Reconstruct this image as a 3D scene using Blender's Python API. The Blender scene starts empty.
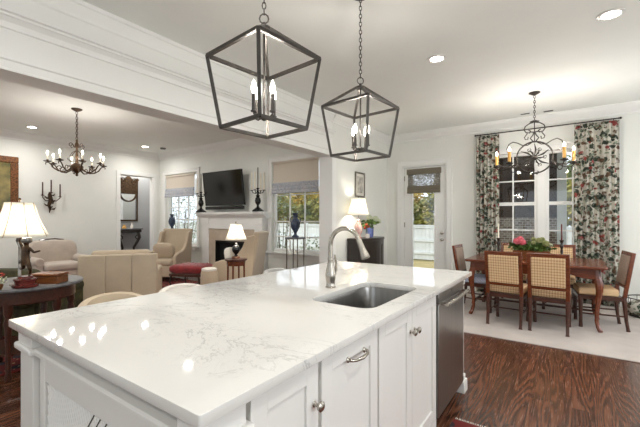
import bpy, math, random
from mathutils import Vector, Matrix
random.seed(7)
PI = math.pi
S = bpy.context.scene
COL = S.collection

# ------------------------------------------------------------------ camera, world, sun, exposure
cam_d = bpy.data.cameras.new('camera'); cam = bpy.data.objects.new('camera', cam_d); COL.objects.link(cam)
cam.location = (0, 0, 1.33)
cam.rotation_euler = (PI/2, 0, math.radians(35.07))
cam_d.sensor_width = 36.0; cam_d.lens = 359.0/640*36.0
cam_d.shift_y = 5.0/640
cam_d.clip_start = 0.05; cam_d.clip_end = 200
S.camera = cam
S.view_settings.view_transform = 'Standard'; S.view_settings.look = 'None'
S.view_settings.gamma = 1.0; S.view_settings.use_curve_mapping = False
S.view_settings.exposure = 0.72
world = bpy.data.worlds.new('world'); S.world = world; world.use_nodes = True
wn = world.node_tree.nodes; wl = world.node_tree.links
bg = wn['Background']
bg.inputs['Color'].default_value = (0.82, 0.91, 1.0, 1); bg.inputs['Strength'].default_value = 1.0
sun_d = bpy.data.lights.new('sun', 'SUN'); sun_d.energy = 1.1; sun_d.angle = 0.05; sun_d.color = (1.0, 0.93, 0.82)
sun = bpy.data.objects.new('sun', sun_d); COL.objects.link(sun); sun.rotation_euler = (math.radians(48), 0, math.radians(18))
CAN_POWER = 8.5; LIVING_CAN_POWER = 8.5      # each recessed ceiling light
PENDANT_POWER = 4.4
CHANDELIER_POWER = 2.6
LAMP_POWER = 7.0
def fill_light(x, y, z, w, h, power, rz):     # added fill lights in unseen window openings behind and beside the camera
    d = bpy.data.lights.new('fill_light', 'AREA'); d.shape = 'RECTANGLE'; d.size = w; d.size_y = h; d.energy = power; d.color = (0.94, 0.97, 1.0)
    o = bpy.data.objects.new('fill_light', d); COL.objects.link(o); o.location = (x, y, z); o.rotation_euler = (PI/2+math.radians(0), 0, rz)
fill_light(-0.2, -3.06, 1.6, 3.6, 1.7, 72, PI)
fill_light(-6.2, -3.06, 1.6, 3.6, 1.7, 210, PI)
fill_light(2.44, 0.6, 1.6, 2.4, 1.7, 24, PI/2)
fill_light(2.44, 5.2, 1.6, 2.0, 1.7, 22, PI/2)

# ------------------------------------------------------------------ materials
def lin(c):
    return tuple(((x/255)/12.92 if x/255 <= 0.04045 else ((x/255+0.055)/1.055)**2.4) for x in c) + (1,)
MATS = {}
def newmat(name):
    m = bpy.data.materials.new(name); m.use_nodes = True
    nt = m.node_tree; b = nt.nodes['Principled BSDF']; MATS[name] = m
    return m, nt, b
def N(nt, t, **kw):
    n = nt.nodes.new(t)
    for k, v in kw.items(): setattr(n, k, v)
    return n
def setin(n, **kw):
    for k, v in kw.items(): n.inputs[k.replace('_', ' ')].default_value = v
def coords(nt, scale=(1,1,1), rot=(0,0,0), loc=(0,0,0)):
    t = N(nt, 'ShaderNodeTexCoord'); mp = N(nt, 'ShaderNodeMapping')
    mp.inputs['Scale'].default_value = scale; mp.inputs['Rotation'].default_value = rot; mp.inputs['Location'].default_value = loc
    nt.links.new(t.outputs['Object'], mp.inputs['Vector']); return mp.outputs['Vector']
def ramp(nt, fac, stops, interp='LINEAR'):
    r = N(nt, 'ShaderNodeValToRGB'); r.color_ramp.interpolation = interp
    e = r.color_ramp.elements
    while len(e) < len(stops): e.new(0.5)
    for i, (p, c) in enumerate(stops): e[i].position = p; e[i].color = c
    nt.links.new(fac, r.inputs['Fac']); return r.outputs['Color']
def mix(nt, fac, a, b, mode='MIX'):
    m = N(nt, 'ShaderNodeMixRGB'); m.blend_type = mode
    for s, v in (('Fac', fac), ('Color1', a), ('Color2', b)):
        if hasattr(v, 'node'): nt.links.new(v, m.inputs[s])
        else: m.inputs[s].default_value = v
    return m.outputs['Color']
def math_(nt, op, a, b=0.0):
    m = N(nt, 'ShaderNodeMath'); m.operation = op
    for i, v in ((0, a), (1, b)):
        if hasattr(v, 'node'): nt.links.new(v, m.inputs[i])
        else: m.inputs[i].default_value = v
    return m.outputs[0]
def bump(nt, b, h, strength=0.2, dist=0.01):
    n = N(nt, 'ShaderNodeBump'); n.inputs['Strength'].default_value = strength; n.inputs['Distance'].default_value = dist
    nt.links.new(h, n.inputs['Height']); nt.links.new(n.outputs['Normal'], b.inputs['Normal'])
def noise(nt, vec, scale=5, detail=3, rough=0.5, dist=0.0):
    n = N(nt, 'ShaderNodeTexNoise'); setin(n, Scale=scale, Detail=detail, Roughness=rough, Distortion=dist)
    if vec is not None: nt.links.new(vec, n.inputs['Vector'])
    return n.outputs['Fac']
def simple(name, c, rough=0.5, metal=0.0, var=0.04, nscale=12, bmp=0.0, c2=None, spec=0.5, coat=0.0, sheen=0.0, scale=(1,1,1)):
    m, nt, b = newmat(name)
    v = coords(nt, scale); f = noise(nt, v, nscale, 4)
    a = lin(c)
    d = lin(c2) if c2 else tuple(min(1, x*(1+var*2)) for x in a[:3]) + (1,)
    lo = a if c2 else tuple(x*(1-var*2) for x in a[:3]) + (1,)
    nt.links.new(ramp(nt, f, [(0.3, lo), (0.7, d)]), b.inputs['Base Color'])
    setin(b, Roughness=rough, Metallic=metal); b.inputs['Specular IOR Level'].default_value = spec
    if coat: b.inputs['Coat Weight'].default_value = coat
    if sheen: b.inputs['Sheen Weight'].default_value = sheen
    if bmp: bump(nt, b, f, bmp)
    return m
def wood(name, c1, c2, rough=0.3, scale=(1.5, 14, 14), coat=0.2):
    m, nt, b = newmat(name)
    v = coords(nt, scale); f = noise(nt, v, 3, 5, 0.6, 1.2)
    nt.links.new(ramp(nt, f, [(0.3, lin(c1)), (0.7, lin(c2))]), b.inputs['Base Color'])
    setin(b, Roughness=rough); b.inputs['Coat Weight'].default_value = coat
    bump(nt, b, f, 0.05); return m
def emit(name, c, s):
    m, nt, b = newmat(name)
    b.inputs['Base Color'].default_value = c; b.inputs['Emission Color'].default_value = c; b.inputs['Emission Strength'].default_value = s
    return m

wall_m = simple('wall_paint', (228, 228, 221), 0.6, var=0.008, nscale=3)
ceil_m = simple('ceiling_paint', (238, 239, 234), 0.7, var=0.008, nscale=2)
trim_m = simple('trim_paint', (234, 233, 229), 0.35, var=0.006, nscale=3)
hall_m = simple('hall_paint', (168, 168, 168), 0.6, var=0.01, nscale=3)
cab_m = simple('cabinet_paint', (224, 222, 217), 0.3, var=0.006, nscale=4)
steel_m = simple('stainless_steel', (150, 148, 145), 0.28, 1.0, var=0.05, nscale=40, scale=(1, 1, 0.02))
nickel_m = simple('brushed_nickel', (176, 170, 160), 0.26, 1.0, var=0.03, nscale=30)
iron_m = simple('dark_iron', (62, 56, 50), 0.45, 0.6, var=0.1, nscale=30)
bronze_m = simple('aged_bronze', (46, 34, 25), 0.42, 0.6, var=0.25, nscale=25, c2=(92, 68, 44))
lantern_m = simple('lantern_iron', (70, 66, 62), 0.4, 0.7, var=0.1, nscale=30)
black_m = simple('black_lacquer', (16, 15, 15), 0.25, 0.0, var=0.1)
screen_m = simple('tv_screen', (9, 9, 10), 0.12, 0.0, var=0.05)
matte_m = simple('firebox_black', (14, 13, 12), 0.8)
tan_m = simple('travertine', (178, 160, 140), 0.4, var=0.05, nscale=6, c2=(196, 180, 160))
cream_m = simple('cream_leather', (196, 178, 152), 0.5, var=0.03, nscale=6, bmp=0.03)
tanfab_m = simple('tan_linen', (188, 170, 146), 0.9, var=0.05, nscale=80, bmp=0.06, sheen=0.2)
greigefab_m = simple('greige_velvet', (186, 172, 158), 0.85, var=0.05, nscale=7, bmp=0.05, sheen=0.3)
white_fab_m = simple('white_cotton', (228, 222, 212), 0.85, var=0.02, nscale=50, bmp=0.04)
red_m = simple('red_velvet', (128, 22, 22), 0.8, var=0.15, nscale=14, sheen=0.3, bmp=0.05)
blue_ceramic_m = simple('blue_ceramic', (26, 34, 54), 0.15, var=0.2, nscale=18, c2=(74, 86, 108))
grey_stone_m = simple('grey_stone', (84, 84, 86), 0.35, var=0.1, nscale=20, c2=(116, 116, 118))
redwood_m = wood('cherry_wood', (76, 34, 17), (124, 64, 36), 0.25)
antique_m = wood('antique_walnut', (44, 20, 12), (78, 38, 22), 0.3)
darkwood_m = wood('mahogany', (46, 22, 14), (82, 42, 26), 0.3)
ebony_m = wood('ebonised_wood', (30, 22, 18), (50, 38, 30), 0.35)
boxwood_m = wood('walnut_burl', (84, 46, 20), (124, 72, 34), 0.3)
marble_red_m = simple('red_marble', (70, 20, 20), 0.2, nscale=20, c2=(110, 46, 40))
silver_m = simple('pewter', (150, 146, 140), 0.3, 0.9, var=0.2, nscale=20)
gilt_m = simple('gilded_wood', (58, 32, 14), 0.45, 0.35, nscale=45, c2=(140, 88, 42), bmp=0.5)
candle_m = simple('ivory_wax', (236, 228, 206), 0.5)
amber_m = simple('amber_wax', (222, 170, 88), 0.45)
leaf_m = simple('leaf_green', (40, 66, 22), 0.5, nscale=3, c2=(92, 118, 44))
leaf2_m = simple('autumn_leaf', (92, 112, 48), 0.6, nscale=0.8, c2=(206, 168, 60))
hedge_m = simple('hedge_leaf', (66, 86, 40), 0.6, nscale=0.9, c2=(168, 156, 66))
leaf4_m = simple('silvery_leaf', (112, 130, 104), 0.6, nscale=3, c2=(172, 184, 156))
leaf3_m = simple('evergreen_leaf', (62, 80, 44), 0.6, nscale=2, c2=(122, 138, 84))
bark_m = simple('bark', (84, 70, 56), 0.9, nscale=15)
pink_m = simple('pink_petal', (212, 88, 110), 0.6, c2=(236, 150, 160), nscale=30)
greenflower_m = simple('lime_petal', (150, 160, 96), 0.6, c2=(198, 196, 150), nscale=30)
whiteflower_m = simple('white_petal', (222, 222, 206), 0.6, c2=(196, 204, 170), nscale=30)
redflower_m = simple('red_petal', (150, 38, 30), 0.6, c2=(190, 80, 60), nscale=30)
moss_m = simple('moss', (96, 104, 34), 0.9, c2=(140, 140, 60), nscale=40, bmp=0.3)
fence_m = simple('fence_white', (214, 220, 222), 0.6, var=0.02, nscale=4)
lawn_m = simple('dormant_lawn', (188, 168, 120), 0.95, c2=(150, 142, 92), nscale=2)
porch_m = simple('porch_brown', (44, 30, 24), 0.7, nscale=4, c2=(66, 46, 34))
mirror_m, nt, b = newmat('mirror_glass'); setin(b, Metallic=1.0, Roughness=0.03); b.inputs['Base Color'].default_value = (0.75, 0.77, 0.78, 1)
art_m = simple('dark_oil_painting', (58, 62, 22), 0.3, nscale=4, c2=(158, 138, 70))
print_m = simple('sepia_print', (120, 116, 108), 0.5, nscale=14, c2=(208, 204, 194))
matboard_m = simple('mat_board', (214, 210, 200), 0.7)
roof_m = simple('roof_shingle', (196, 178, 160), 0.8, nscale=6)
pewterframe_m = simple('silver_frame', (120, 114, 104), 0.4, 0.6, nscale=30)

# glass: clear with a fresnel sheen
glass_m = bpy.data.materials.new('window_glass'); glass_m.use_nodes = True
nt = glass_m.node_tree; nt.nodes.remove(nt.nodes['Principled BSDF'])
tr = N(nt, 'ShaderNodeBsdfTransparent'); gl = N(nt, 'ShaderNodeBsdfGlossy'); gl.inputs['Roughness'].default_value = 0.0
lw = N(nt, 'ShaderNodeLayerWeight'); lw.inputs['Blend'].default_value = 0.5
fz = math_(nt, 'ADD', math_(nt, 'MULTIPLY', math_(nt, 'POWER', lw.outputs['Facing'], 5.0), 0.9), 0.04); mx = N(nt, 'ShaderNodeMixShader')
nt.links.new(fz, mx.inputs[0]); nt.links.new(tr.outputs[0], mx.inputs[1]); nt.links.new(gl.outputs[0], mx.inputs[2])
nt.links.new(mx.outputs[0], nt.nodes['Material Output'].inputs[0])

def translucent(name, c, t=0.5):
    m, nt, b = newmat(name); v = coords(nt); f = noise(nt, v, 60, 3)
    a = lin(c); col = ramp(nt, f, [(0.3, tuple(x*0.95 for x in a[:3])+(1,)), (0.7, a)])
    nt.links.new(col, b.inputs['Base Color']); setin(b, Roughness=0.8)
    tl = N(nt, 'ShaderNodeBsdfTranslucent'); nt.links.new(col, tl.inputs['Color'])
    mx = N(nt, 'ShaderNodeMixShader'); mx.inputs[0].default_value = t
    nt.links.new(b.outputs[0], mx.inputs[1]); nt.links.new(tl.outputs[0], mx.inputs[2])
    nt.links.new(mx.outputs[0], nt.nodes['Material Output'].inputs[0]); return m
shade_m = translucent('lampshade_silk', (252, 249, 240), 0.5)
roman_m = translucent('roman_linen', (232, 222, 208), 0.35)
woven_m = translucent('woven_grass', (132, 124, 106), 0.25)
sheer_m, nt, b = newmat('open_weave'); v = coords(nt, (1, 1, 1.6)); f = noise(nt, v, 48, 4, 0.7)
b.inputs['Base Color'].default_value = lin((138, 134, 124)); setin(b, Roughness=0.9)
tp = N(nt, 'ShaderNodeBsdfTransparent'); mx = N(nt, 'ShaderNodeMixShader')
nt.links.new(ramp(nt, f, [(0.46, (0.08,)*3+(1,)), (0.58, (0.85,)*3+(1,))]), mx.inputs[0]); nt.links.new(b.outputs[0], mx.inputs[1]); nt.links.new(tp.outputs[0], mx.inputs[2])
nt.links.new(mx.outputs[0], nt.nodes['Material Output'].inputs[0])
taupe_m = simple('taupe_leather', (132, 112, 98), 0.45, nscale=30, c2=(156, 136, 120))

# quartz worktop
m, nt, b = newmat('quartz'); v = coords(nt, (1.0, 1.6, 1.0), (0, 0, 0.5))
n1 = noise(nt, v, 2.3, 8, 0.65, 1.4); n2 = noise(nt, v, 6.5, 6, 0.6, 2.0); n3 = noise(nt, v, 1.2, 3)
W_, G_ = lin((212, 210, 205)), lin((172, 171, 169))
v1 = ramp(nt, n1, [(0.485, (0,0,0,1)), (0.5, (1,1,1,1)), (0.515, (0,0,0,1))]); v2 = ramp(nt, n2, [(0.49, (0,0,0,1)), (0.5, (0.6,0.6,0.6,1)), (0.51, (0,0,0,1))])
mask = ramp(nt, n3, [(0.45, (0,0,0,1)), (0.62, (1,1,1,1))])
vv = mix(nt, 1.0, mix(nt, 1.0, v1, v2, 'ADD'), mask, 'MULTIPLY')
nt.links.new(mix(nt, vv, W_, G_), b.inputs['Base Color']); setin(b, Roughness=0.035)
quartz_m = m

# oak floor: planks along Y with strong cathedral grain
m, nt, b = newmat('oak_floor')
tc = N(nt, 'ShaderNodeTexCoord'); mp = N(nt, 'ShaderNodeMapping'); mp.inputs['Rotation'].default_value = (0, 0, PI/2)
nt.links.new(tc.outputs['Object'], mp.inputs['Vector'])
br = N(nt, 'ShaderNodeTexBrick'); br.offset = 0.37; br.offset_frequency = 2
setin(br, Scale=1.0, Mortar_Size=0.0012, Brick_Width=1.3, Row_Height=0.127, Mortar_Smooth=0.2, Bias=0.0)
br.inputs['Color1'].default_value = (0,0,0,1); br.inputs['Color2'].default_value = (1,1,1,1); br.inputs['Mortar'].default_value = (0.5,0.5,0.5,1)
nt.links.new(mp.outputs['Vector'], br.inputs['Vector'])
off = N(nt, 'ShaderNodeVectorMath'); off.operation = 'MULTIPLY_ADD'
nt.links.new(br.outputs['Color'], off.inputs[0]); off.inputs[1].default_value = (7.3, 13.1, 3.7)
mp2 = N(nt, 'ShaderNodeMapping'); mp2.inputs['Scale'].default_value = (4.6, 0.42, 1.0); nt.links.new(tc.outputs['Object'], mp2.inputs['Vector'])
nt.links.new(mp2.outputs['Vector'], off.inputs[2])
g = noise(nt, off.outputs[0], 1.5, 1.0, 0.35, 0.0)
rings = math_(nt, 'SINE', math_(nt, 'MULTIPLY', g, 95.0))
mp3 = N(nt, 'ShaderNodeMapping'); mp3.inputs['Scale'].default_value = (160, 5, 1); nt.links.new(tc.outputs['Object'], mp3.inputs['Vector'])
fine = noise(nt, mp3.outputs['Vector'], 1.0, 3, 0.6)
gr = math_(nt, 'ADD', math_(nt, 'MULTIPLY', rings, 0.21), fine)
colr = ramp(nt, gr, [(0.15, lin((46, 26, 18))), (0.45, lin((84, 51, 36))), (0.85, lin((112, 73, 53)))])
tint = mix(nt, 0.35, colr, ramp(nt, br.outputs['Color'], [(0, (0.25,0.22,0.2,1)), (1, (1.4,1.35,1.25,1))]), 'MULTIPLY')
nt.links.new(mix(nt, br.outputs['Fac'], tint, lin((34, 18, 12))), b.inputs['Base Color'])
nt.links.new(ramp(nt, fine, [(0, (0.16,)*3+(1,)), (1, (0.34,)*3+(1,))]), b.inputs['Roughness'])
bump(nt, b, gr, 0.08, 0.003); floor_m = m

# checked woven fabric
def check_mat(name, base, line, freq, rough=0.9):
    m, nt, b = newmat(name)
    tc = N(nt, 'ShaderNodeTexCoord'); sp = N(nt, 'ShaderNodeSeparateXYZ'); nt.links.new(tc.outputs['Object'], sp.inputs[0])
    def stripe(o):
        s = math_(nt, 'SINE', math_(nt, 'MULTIPLY', o, freq)); return math_(nt, 'GREATER_THAN', s, 0.62)
    zz = math_(nt, 'ADD', sp.outputs['Y'], sp.outputs['Z'])
    f = math_(nt, 'MULTIPLY', math_(nt, 'ADD', stripe(sp.outputs['X']), stripe(zz)), 0.5)
    nt.links.new(mix(nt, f, lin(base), lin(line)), b.inputs['Base Color']); setin(b, Roughness=rough); bump(nt, b, f, 0.2, 0.002); return m
check_m = check_mat('checked_weave', (218, 190, 150), (158, 102, 56), 230)
blueblock_m = check_mat('blue_print_cotton', (196, 204, 222), (92, 112, 160), 150)

# floral curtain
m, nt, b = newmat('floral_chintz'); v = coords(nt, (1, 0.35, 1))
dn = N(nt, 'ShaderNodeTexNoise'); setin(dn, Scale=7.0, Detail=3.0); nt.links.new(v, dn.inputs['Vector'])
va = N(nt, 'ShaderNodeVectorMath'); va.operation = 'MULTIPLY_ADD'; nt.links.new(dn.outputs['Color'], va.inputs[0]); va.inputs[1].default_value = (0.12, 0.12, 0.12); nt.links.new(v, va.inputs[2])
def blobs(scale, thr, seed):
    mpx = N(nt, 'ShaderNodeMapping'); mpx.inputs['Location'].default_value = (seed, seed*1.7, seed*0.6); nt.links.new(va.outputs[0], mpx.inputs['Vector'])
    vo = N(nt, 'ShaderNodeTexVoronoi'); setin(vo, Scale=scale); nt.links.new(mpx.outputs['Vector'], vo.inputs['Vector'])
    return math_(nt, 'LESS_THAN', vo.outputs['Distance'], thr), vo.outputs['Color']
g1, gc = blobs(11, 0.45, 0.0); g2, _ = blobs(18, 0.36, 3.1); r1, rc = blobs(7, 0.21, 5.3); br1, _ = blobs(13, 0.38, 8.2)
c = mix(nt, g1, lin((192, 188, 176)), lin((44, 54, 42)))
c = mix(nt, br1, c, lin((96, 72, 54))); c = mix(nt, g2, c, lin((120, 130, 112)))
c = mix(nt, r1, c, lin((140, 62, 58)))
n4 = noise(nt, v, 22, 3); c = mix(nt, ramp(nt, n4, [(0.56, (0,0,0,1)), (0.62, (0.6,0.6,0.6,1))]), c, lin((206, 202, 190)))
nt.links.new(c, b.inputs['Base Color']); setin(b, Roughness=0.85); floral_m = m

# rugs
m, nt, b = newmat('pale_rug'); v = coords(nt, (1, 1, 1)); f = noise(nt, v, 3, 4); f2 = noise(nt, v, 220, 2)
c = ramp(nt, f, [(0.3, lin((172, 163, 157))), (0.7, lin((190, 181, 174)))]); nt.links.new(c, b.inputs['Base Color']); setin(b, Roughness=0.95); bump(nt, b, f2, 0.5, 0.004); palerug_m = m
m, nt, b = newmat('oriental_rug'); v = coords(nt)
vo = N(nt, 'ShaderNodeTexVoronoi'); setin(vo, Scale=7.0); nt.links.new(v, vo.inputs['Vector']); vo2 = N(nt, 'ShaderNodeTexVoronoi'); setin(vo2, Scale=19.0); nt.links.new(v, vo2.inputs['Vector'])
c = mix(nt, math_(nt, 'LESS_THAN', vo.outputs['Distance'], 0.35), lin((106, 26, 20)), lin((42, 30, 38)))
c = mix(nt, math_(nt, 'LESS_THAN', vo2.outputs['Distance'], 0.22), c, lin((176, 140, 104))); nt.links.new(c, b.inputs['Base Color']); setin(b, Roughness=0.95); redrug_m = m
# brick
m, nt, b = newmat('porch_brick'); v = coords(nt, (1,1,1), (PI/2,0,0)); bk = N(nt, 'ShaderNodeTexBrick'); setin(bk, Scale=4.5, Mortar_Size=0.03)
bk.inputs['Color1'].default_value = lin((150, 140, 130)); bk.inputs['Color2'].default_value = lin((110, 92, 82)); bk.inputs['Mortar'].default_value = lin((176, 172, 166))
nt.links.new(v, bk.inputs['Vector']); nt.links.new(bk.outputs['Color'], b.inputs['Base Color']); setin(b, Roughness=0.9); brick_m = m
# roman shade border print and woven slats
m, nt, b = newmat('blue_trellis_border'); v = coords(nt, (1,1,1)); vo = N(nt, 'ShaderNodeTexVoronoi'); setin(vo, Scale=40.0); nt.links.new(v, vo.inputs['Vector'])
nt.links.new(mix(nt, math_(nt, 'LESS_THAN', vo.outputs['Distance'], 0.42), lin((184, 184, 186)), lin((140, 146, 164))), b.inputs['Base Color']); setin(b, Roughness=0.85); border_m = m

bulb_m = emit('bulb_glow', (1.0, 0.92, 0.78, 1), 12.0)
lens_m = emit('downlight_lens', (1.0, 0.95, 0.85, 1), 14.0)

# ------------------------------------------------------------------ mesh builder
class MB:
    def __init__(s): s.v = []; s.f = []
    def add(s, vs, fs):
        o = len(s.v); s.v += [tuple(v) for v in vs]; s.f += [tuple(i+o for i in f) for f in fs]; return s
    def box(s, x0, x1, y0, y1, z0, z1):
        return s.add([(x0,y0,z0),(x1,y0,z0),(x1,y1,z0),(x0,y1,z0),(x0,y0,z1),(x1,y0,z1),(x1,y1,z1),(x0,y1,z1)],
                     [(3,2,1,0),(4,5,6,7),(0,1,5,4),(1,2,6,5),(2,3,7,6),(3,0,4,7)])
    def hull8(s, b, t):   # b, t: 4 points each (ccw from above)
        return s.add(list(b)+list(t), [(3,2,1,0),(4,5,6,7),(0,1,5,4),(1,2,6,5),(2,3,7,6),(3,0,4,7)])
    def tube(s, pts, r, n=8, caps=True, flat=1.0):
        pts = [Vector(p) for p in pts]; m = len(pts); rr = r if isinstance(r, (list, tuple)) else [r]*m
        t0 = (pts[1]-pts[0]).normalized(); up = Vector((0,0,1)) if abs(t0.z) < 0.9 else Vector((1,0,0))
        nx = t0.cross(up).normalized(); vs = []
        for i, p in enumerate(pts):
            t = (pts[min(i+1,m-1)]-pts[max(i-1,0)]).normalized()
            nx = (nx - t*nx.dot(t)).normalized(); ny = t.cross(nx)
            for k in range(n):
                a = 2*PI*(k+0.5)/n; vs.append(p+nx*math.cos(a)*rr[i]+ny*math.sin(a)*rr[i]*flat)
        fs = [(i*n+k, i*n+(k+1)%n, (i+1)*n+(k+1)%n, (i+1)*n+k) for i in range(m-1) for k in range(n)]
        if caps: fs += [tuple(range(n-1,-1,-1)), tuple((m-1)*n+k for k in range(n))]
        return s.add(vs, fs)
    def bar(s, a, b, w, n=4):
        return s.tube([a, b], w*0.7071 if n == 4 else w, n)
    def lathe(s, prof, c=(0,0,0), n=24, a0=0, sq=None):   # prof [(r,z)]
        vs = []; m = len(prof)
        for r, z in prof:
            for k in range(n):
                a = 2*PI*k/n+a0; vs.append((c[0]+r*math.cos(a), c[1]+r*math.sin(a), c[2]+z))
        fs = [(i*n+k, i*n+(k+1)%n, (i+1)*n+(k+1)%n, (i+1)*n+k) for i in range(m-1) for k in range(n)]
        if prof[0][0] > 1e-4: fs.append(tuple(range(n-1,-1,-1)))
        if prof[-1][0] > 1e-4: fs.append(tuple((m-1)*n+k for k in range(n)))
        return s.add(vs, fs)
    def ball(s, c, r, n=10, sz=1.0):
        return s.lathe([(max(1e-5, r*math.sin(PI*i/n)), -r*sz*math.cos(PI*i/n)) for i in range(n+1)], c, max(8, n))
    def prism(s, prof, axis, a0, a1):   # prof: closed polygon of 2 coords; axis 'x','y','z'
        n = len(prof)
        def P(p, a): return {'x': (a, p[0], p[1]), 'y': (p[0], a, p[1]), 'z': (p[0], p[1], a)}[axis]
        vs = [P(p, a0) for p in prof]+[P(p, a1) for p in prof]
        return s.add(vs, [tuple(range(n-1,-1,-1)), tuple(range(n, 2*n))]+[(i, (i+1)%n, n+(i+1)%n, n+i) for i in range(n)])
    def pillow(s, c, w, d, h, n=10, p=2.6, bulge=0.5):   # soft superellipsoid cushion
        vs = []; fs = []; m = n
        def se(x, e): return math.copysign(abs(x)**e, x)
        e1, e2 = bulge, 2/p/1.6
        for i in range(m+1):
            ph = -PI/2+PI*i/m
            for k in range(2*m):
                th = 2*PI*k/(2*m)
                vs.append((c[0]+w/2*se(math.cos(ph), e1)*se(math.cos(th), e2), c[1]+d/2*se(math.cos(ph), e1)*se(math.sin(th), e2), c[2]+h/2*se(math.sin(ph), 0.8)))
        N2 = 2*m
        fs = [(i*N2+k, i*N2+(k+1)%N2, (i+1)*N2+(k+1)%N2, (i+1)*N2+k) for i in range(m) for k in range(N2)]
        return s.add(vs, fs)
    def xf(s, M, start=0):
        for i in range(start, len(s.v)): s.v[i] = tuple(M @ Vector(s.v[i]))
        return s
    def build(s, name, mat, parent=None, bevel=0.0, smooth=True, loc=None, rot=None, label=None, sub=0, seg=2):
        me = bpy.data.meshes.new(name); me.from_pydata(s.v, [], s.f); me.validate(); me.update()
        import bmesh
        bm = bmesh.new(); bm.from_mesh(me); bmesh.ops.recalc_face_normals(bm, faces=bm.faces); bm.to_mesh(me); bm.free()
        me.materials.append(mat)
        if smooth:
            me.polygons.foreach_set('use_smooth', [True]*len(me.polygons)); me.set_sharp_from_angle(angle=math.radians(38))
        o = bpy.data.objects.new(name, me); COL.objects.link(o)
        if parent: o.parent = parent
        if loc: o.location = loc
        if rot: o.rotation_euler = rot
        if bevel:
            bv = o.modifiers.new('bevel', 'BEVEL'); bv.width = bevel; bv.segments = seg; bv.limit_method = 'ANGLE'
        if sub:
            sb = o.modifiers.new('sub', 'SUBSURF'); sb.levels = sub; sb.render_levels = sub
        if label: o['label'] = label
        return o

def tag(o, label, cat, group=None, kind=None):
    o['label'] = label; o['category'] = cat
    if group: o['group'] = group
    if kind: o['kind'] = kind
    return o
def thing(name, label, cat, loc=(0,0,0), rz=0, group=None):
    o = bpy.data.objects.new(name, None); COL.objects.link(o); o.empty_display_size = 0.1
    o.location = loc; o.rotation_euler = (0, 0, rz); return tag(o, label, cat, group)
def struct(o, label=None):
    o['kind'] = 'structure'
    if label: o['label'] = label
    return o
def dup(o, label=None, loc=None, rz=None, parent=None):
    c = o.copy(); COL.objects.link(c)
    if parent: c.parent = parent
    for ch in list(o.children): dup(ch, parent=c)
    if label: c['label'] = label
    if loc is not None: c.location = loc
    if rz is not None: c.rotation_euler = (0, 0, rz)
    return c
def plight(name, loc, power, parent=None, r=0.03, col=(1.0, 0.94, 0.87)):
    d = bpy.data.lights.new(name, 'POINT'); d.energy = power; d.shadow_soft_size = r; d.color = col
    o = bpy.data.objects.new(name, d); COL.objects.link(o); o.location = loc
    if parent: o.parent = parent
    return o
def flat_shape(outlines, th, bev=0.0):
    """slab from 2D outlines (holes allowed), returns MB with z 0..th"""
    cu = bpy.data.curves.new('tmp', 'CURVE'); cu.dimensions = '2D'; cu.fill_mode = 'BOTH'; cu.extrude = th/2-bev; cu.bevel_depth = bev; cu.bevel_resolution = 1
    for o in outlines:
        sp = cu.splines.new('POLY'); sp.points.add(len(o)-1); sp.use_cyclic_u = True
        for i, p in enumerate(o): sp.points[i].co = (p[0], p[1], 0, 1)
    ob = bpy.data.objects.new('tmp', cu); COL.objects.link(ob)
    dg = bpy.context.evaluated_depsgraph_get(); me = bpy.data.meshes.new_from_object(ob.evaluated_get(dg))
    mb = MB(); mb.add([(v.co.x, v.co.y, v.co.z+th/2) for v in me.vertices], [tuple(p.vertices) for p in me.polygons])
    bpy.data.objects.remove(ob); bpy.data.curves.remove(cu); bpy.data.meshes.remove(me); return mb
def rrect(x0, x1, y0, y1, r, n=6):
    out = []
    for cx, cy, a in ((x1-r, y1-r, 0), (x0+r, y1-r, 90), (x0+r, y0+r, 180), (x1-r, y0+r, 270)):
        for k in range(n+1):
            t = math.radians(a+90*k/n); out.append((cx+r*math.cos(t), cy+r*math.sin(t)))
    return out
def arc(cx, cz, r, a0, a1, n=10):
    return [(cx+r*math.cos(math.radians(a0+(a1-a0)*i/n)), cz+r*math.sin(math.radians(a0+(a1-a0)*i/n))) for i in range(n+1)]
def spiral(cx, cz, r0, r1, a0, a1, n=16):
    return [(cx+(r0+(r1-r0)*i/n)*math.cos(math.radians(a0+(a1-a0)*i/n)), cz+(r0+(r1-r0)*i/n)*math.sin(math.radians(a0+(a1-a0)*i/n))) for i in range(n+1)]
# ------------------------------------------------------------------ room shell
X_L, X_SIDE, X_R = -9.08, -3.21, 2.4
Y_TV, Y_BACK, Y_REAR = 5.42, 7.05, -3.0
H_C = 3.05
struct(MB().box(-10.2, X_SIDE-0.24, -3.2, 5.82, -0.1, 0).box(X_SIDE-0.24, 2.6, -3.2, 7.22, -0.1, 0).build('floor', floor_m, smooth=False))
struct(MB().box(-10.2, X_SIDE-0.24, -3.2, 5.82, H_C, H_C+0.12).box(X_SIDE-0.24, 2.6, -3.2, 7.22, H_C, H_C+0.12).build('ceiling', ceil_m, smooth=False))
def wall_y(name, y0, y1, x0, x1, holes, z1=H_C, m=wall_m):
    """wall lying along X with rectangular holes (xa, xb, za, zb)"""
    b = MB(); holes = sorted(holes); x = x0
    for xa, xb, za, zb in holes:
        b.box(x, xa, y0, y1, 0, z1)
        if za > 0: b.box(xa, xb, y0, y1, 0, za)
        b.box(xa, xb, y0, y1, zb, z1); x = xb
    b.box(x, x1, y0, y1, 0, z1); return struct(b.build(name, m, smooth=False))
DW = (-2.87, -1.97, 0.0, 2.40)        # door opening in back wall
WW = (-1.22, 0.38, 0.66, 2.46)        # dining window opening
WL = (-8.78, -7.44, 0.66, 2.47)       # living windows
WR = (-5.00, -3.80, 0.66, 2.47)
wall_y('wall_back', Y_BACK, Y_BACK+0.16, X_SIDE-0.24, X_R, [DW, WW])
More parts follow.
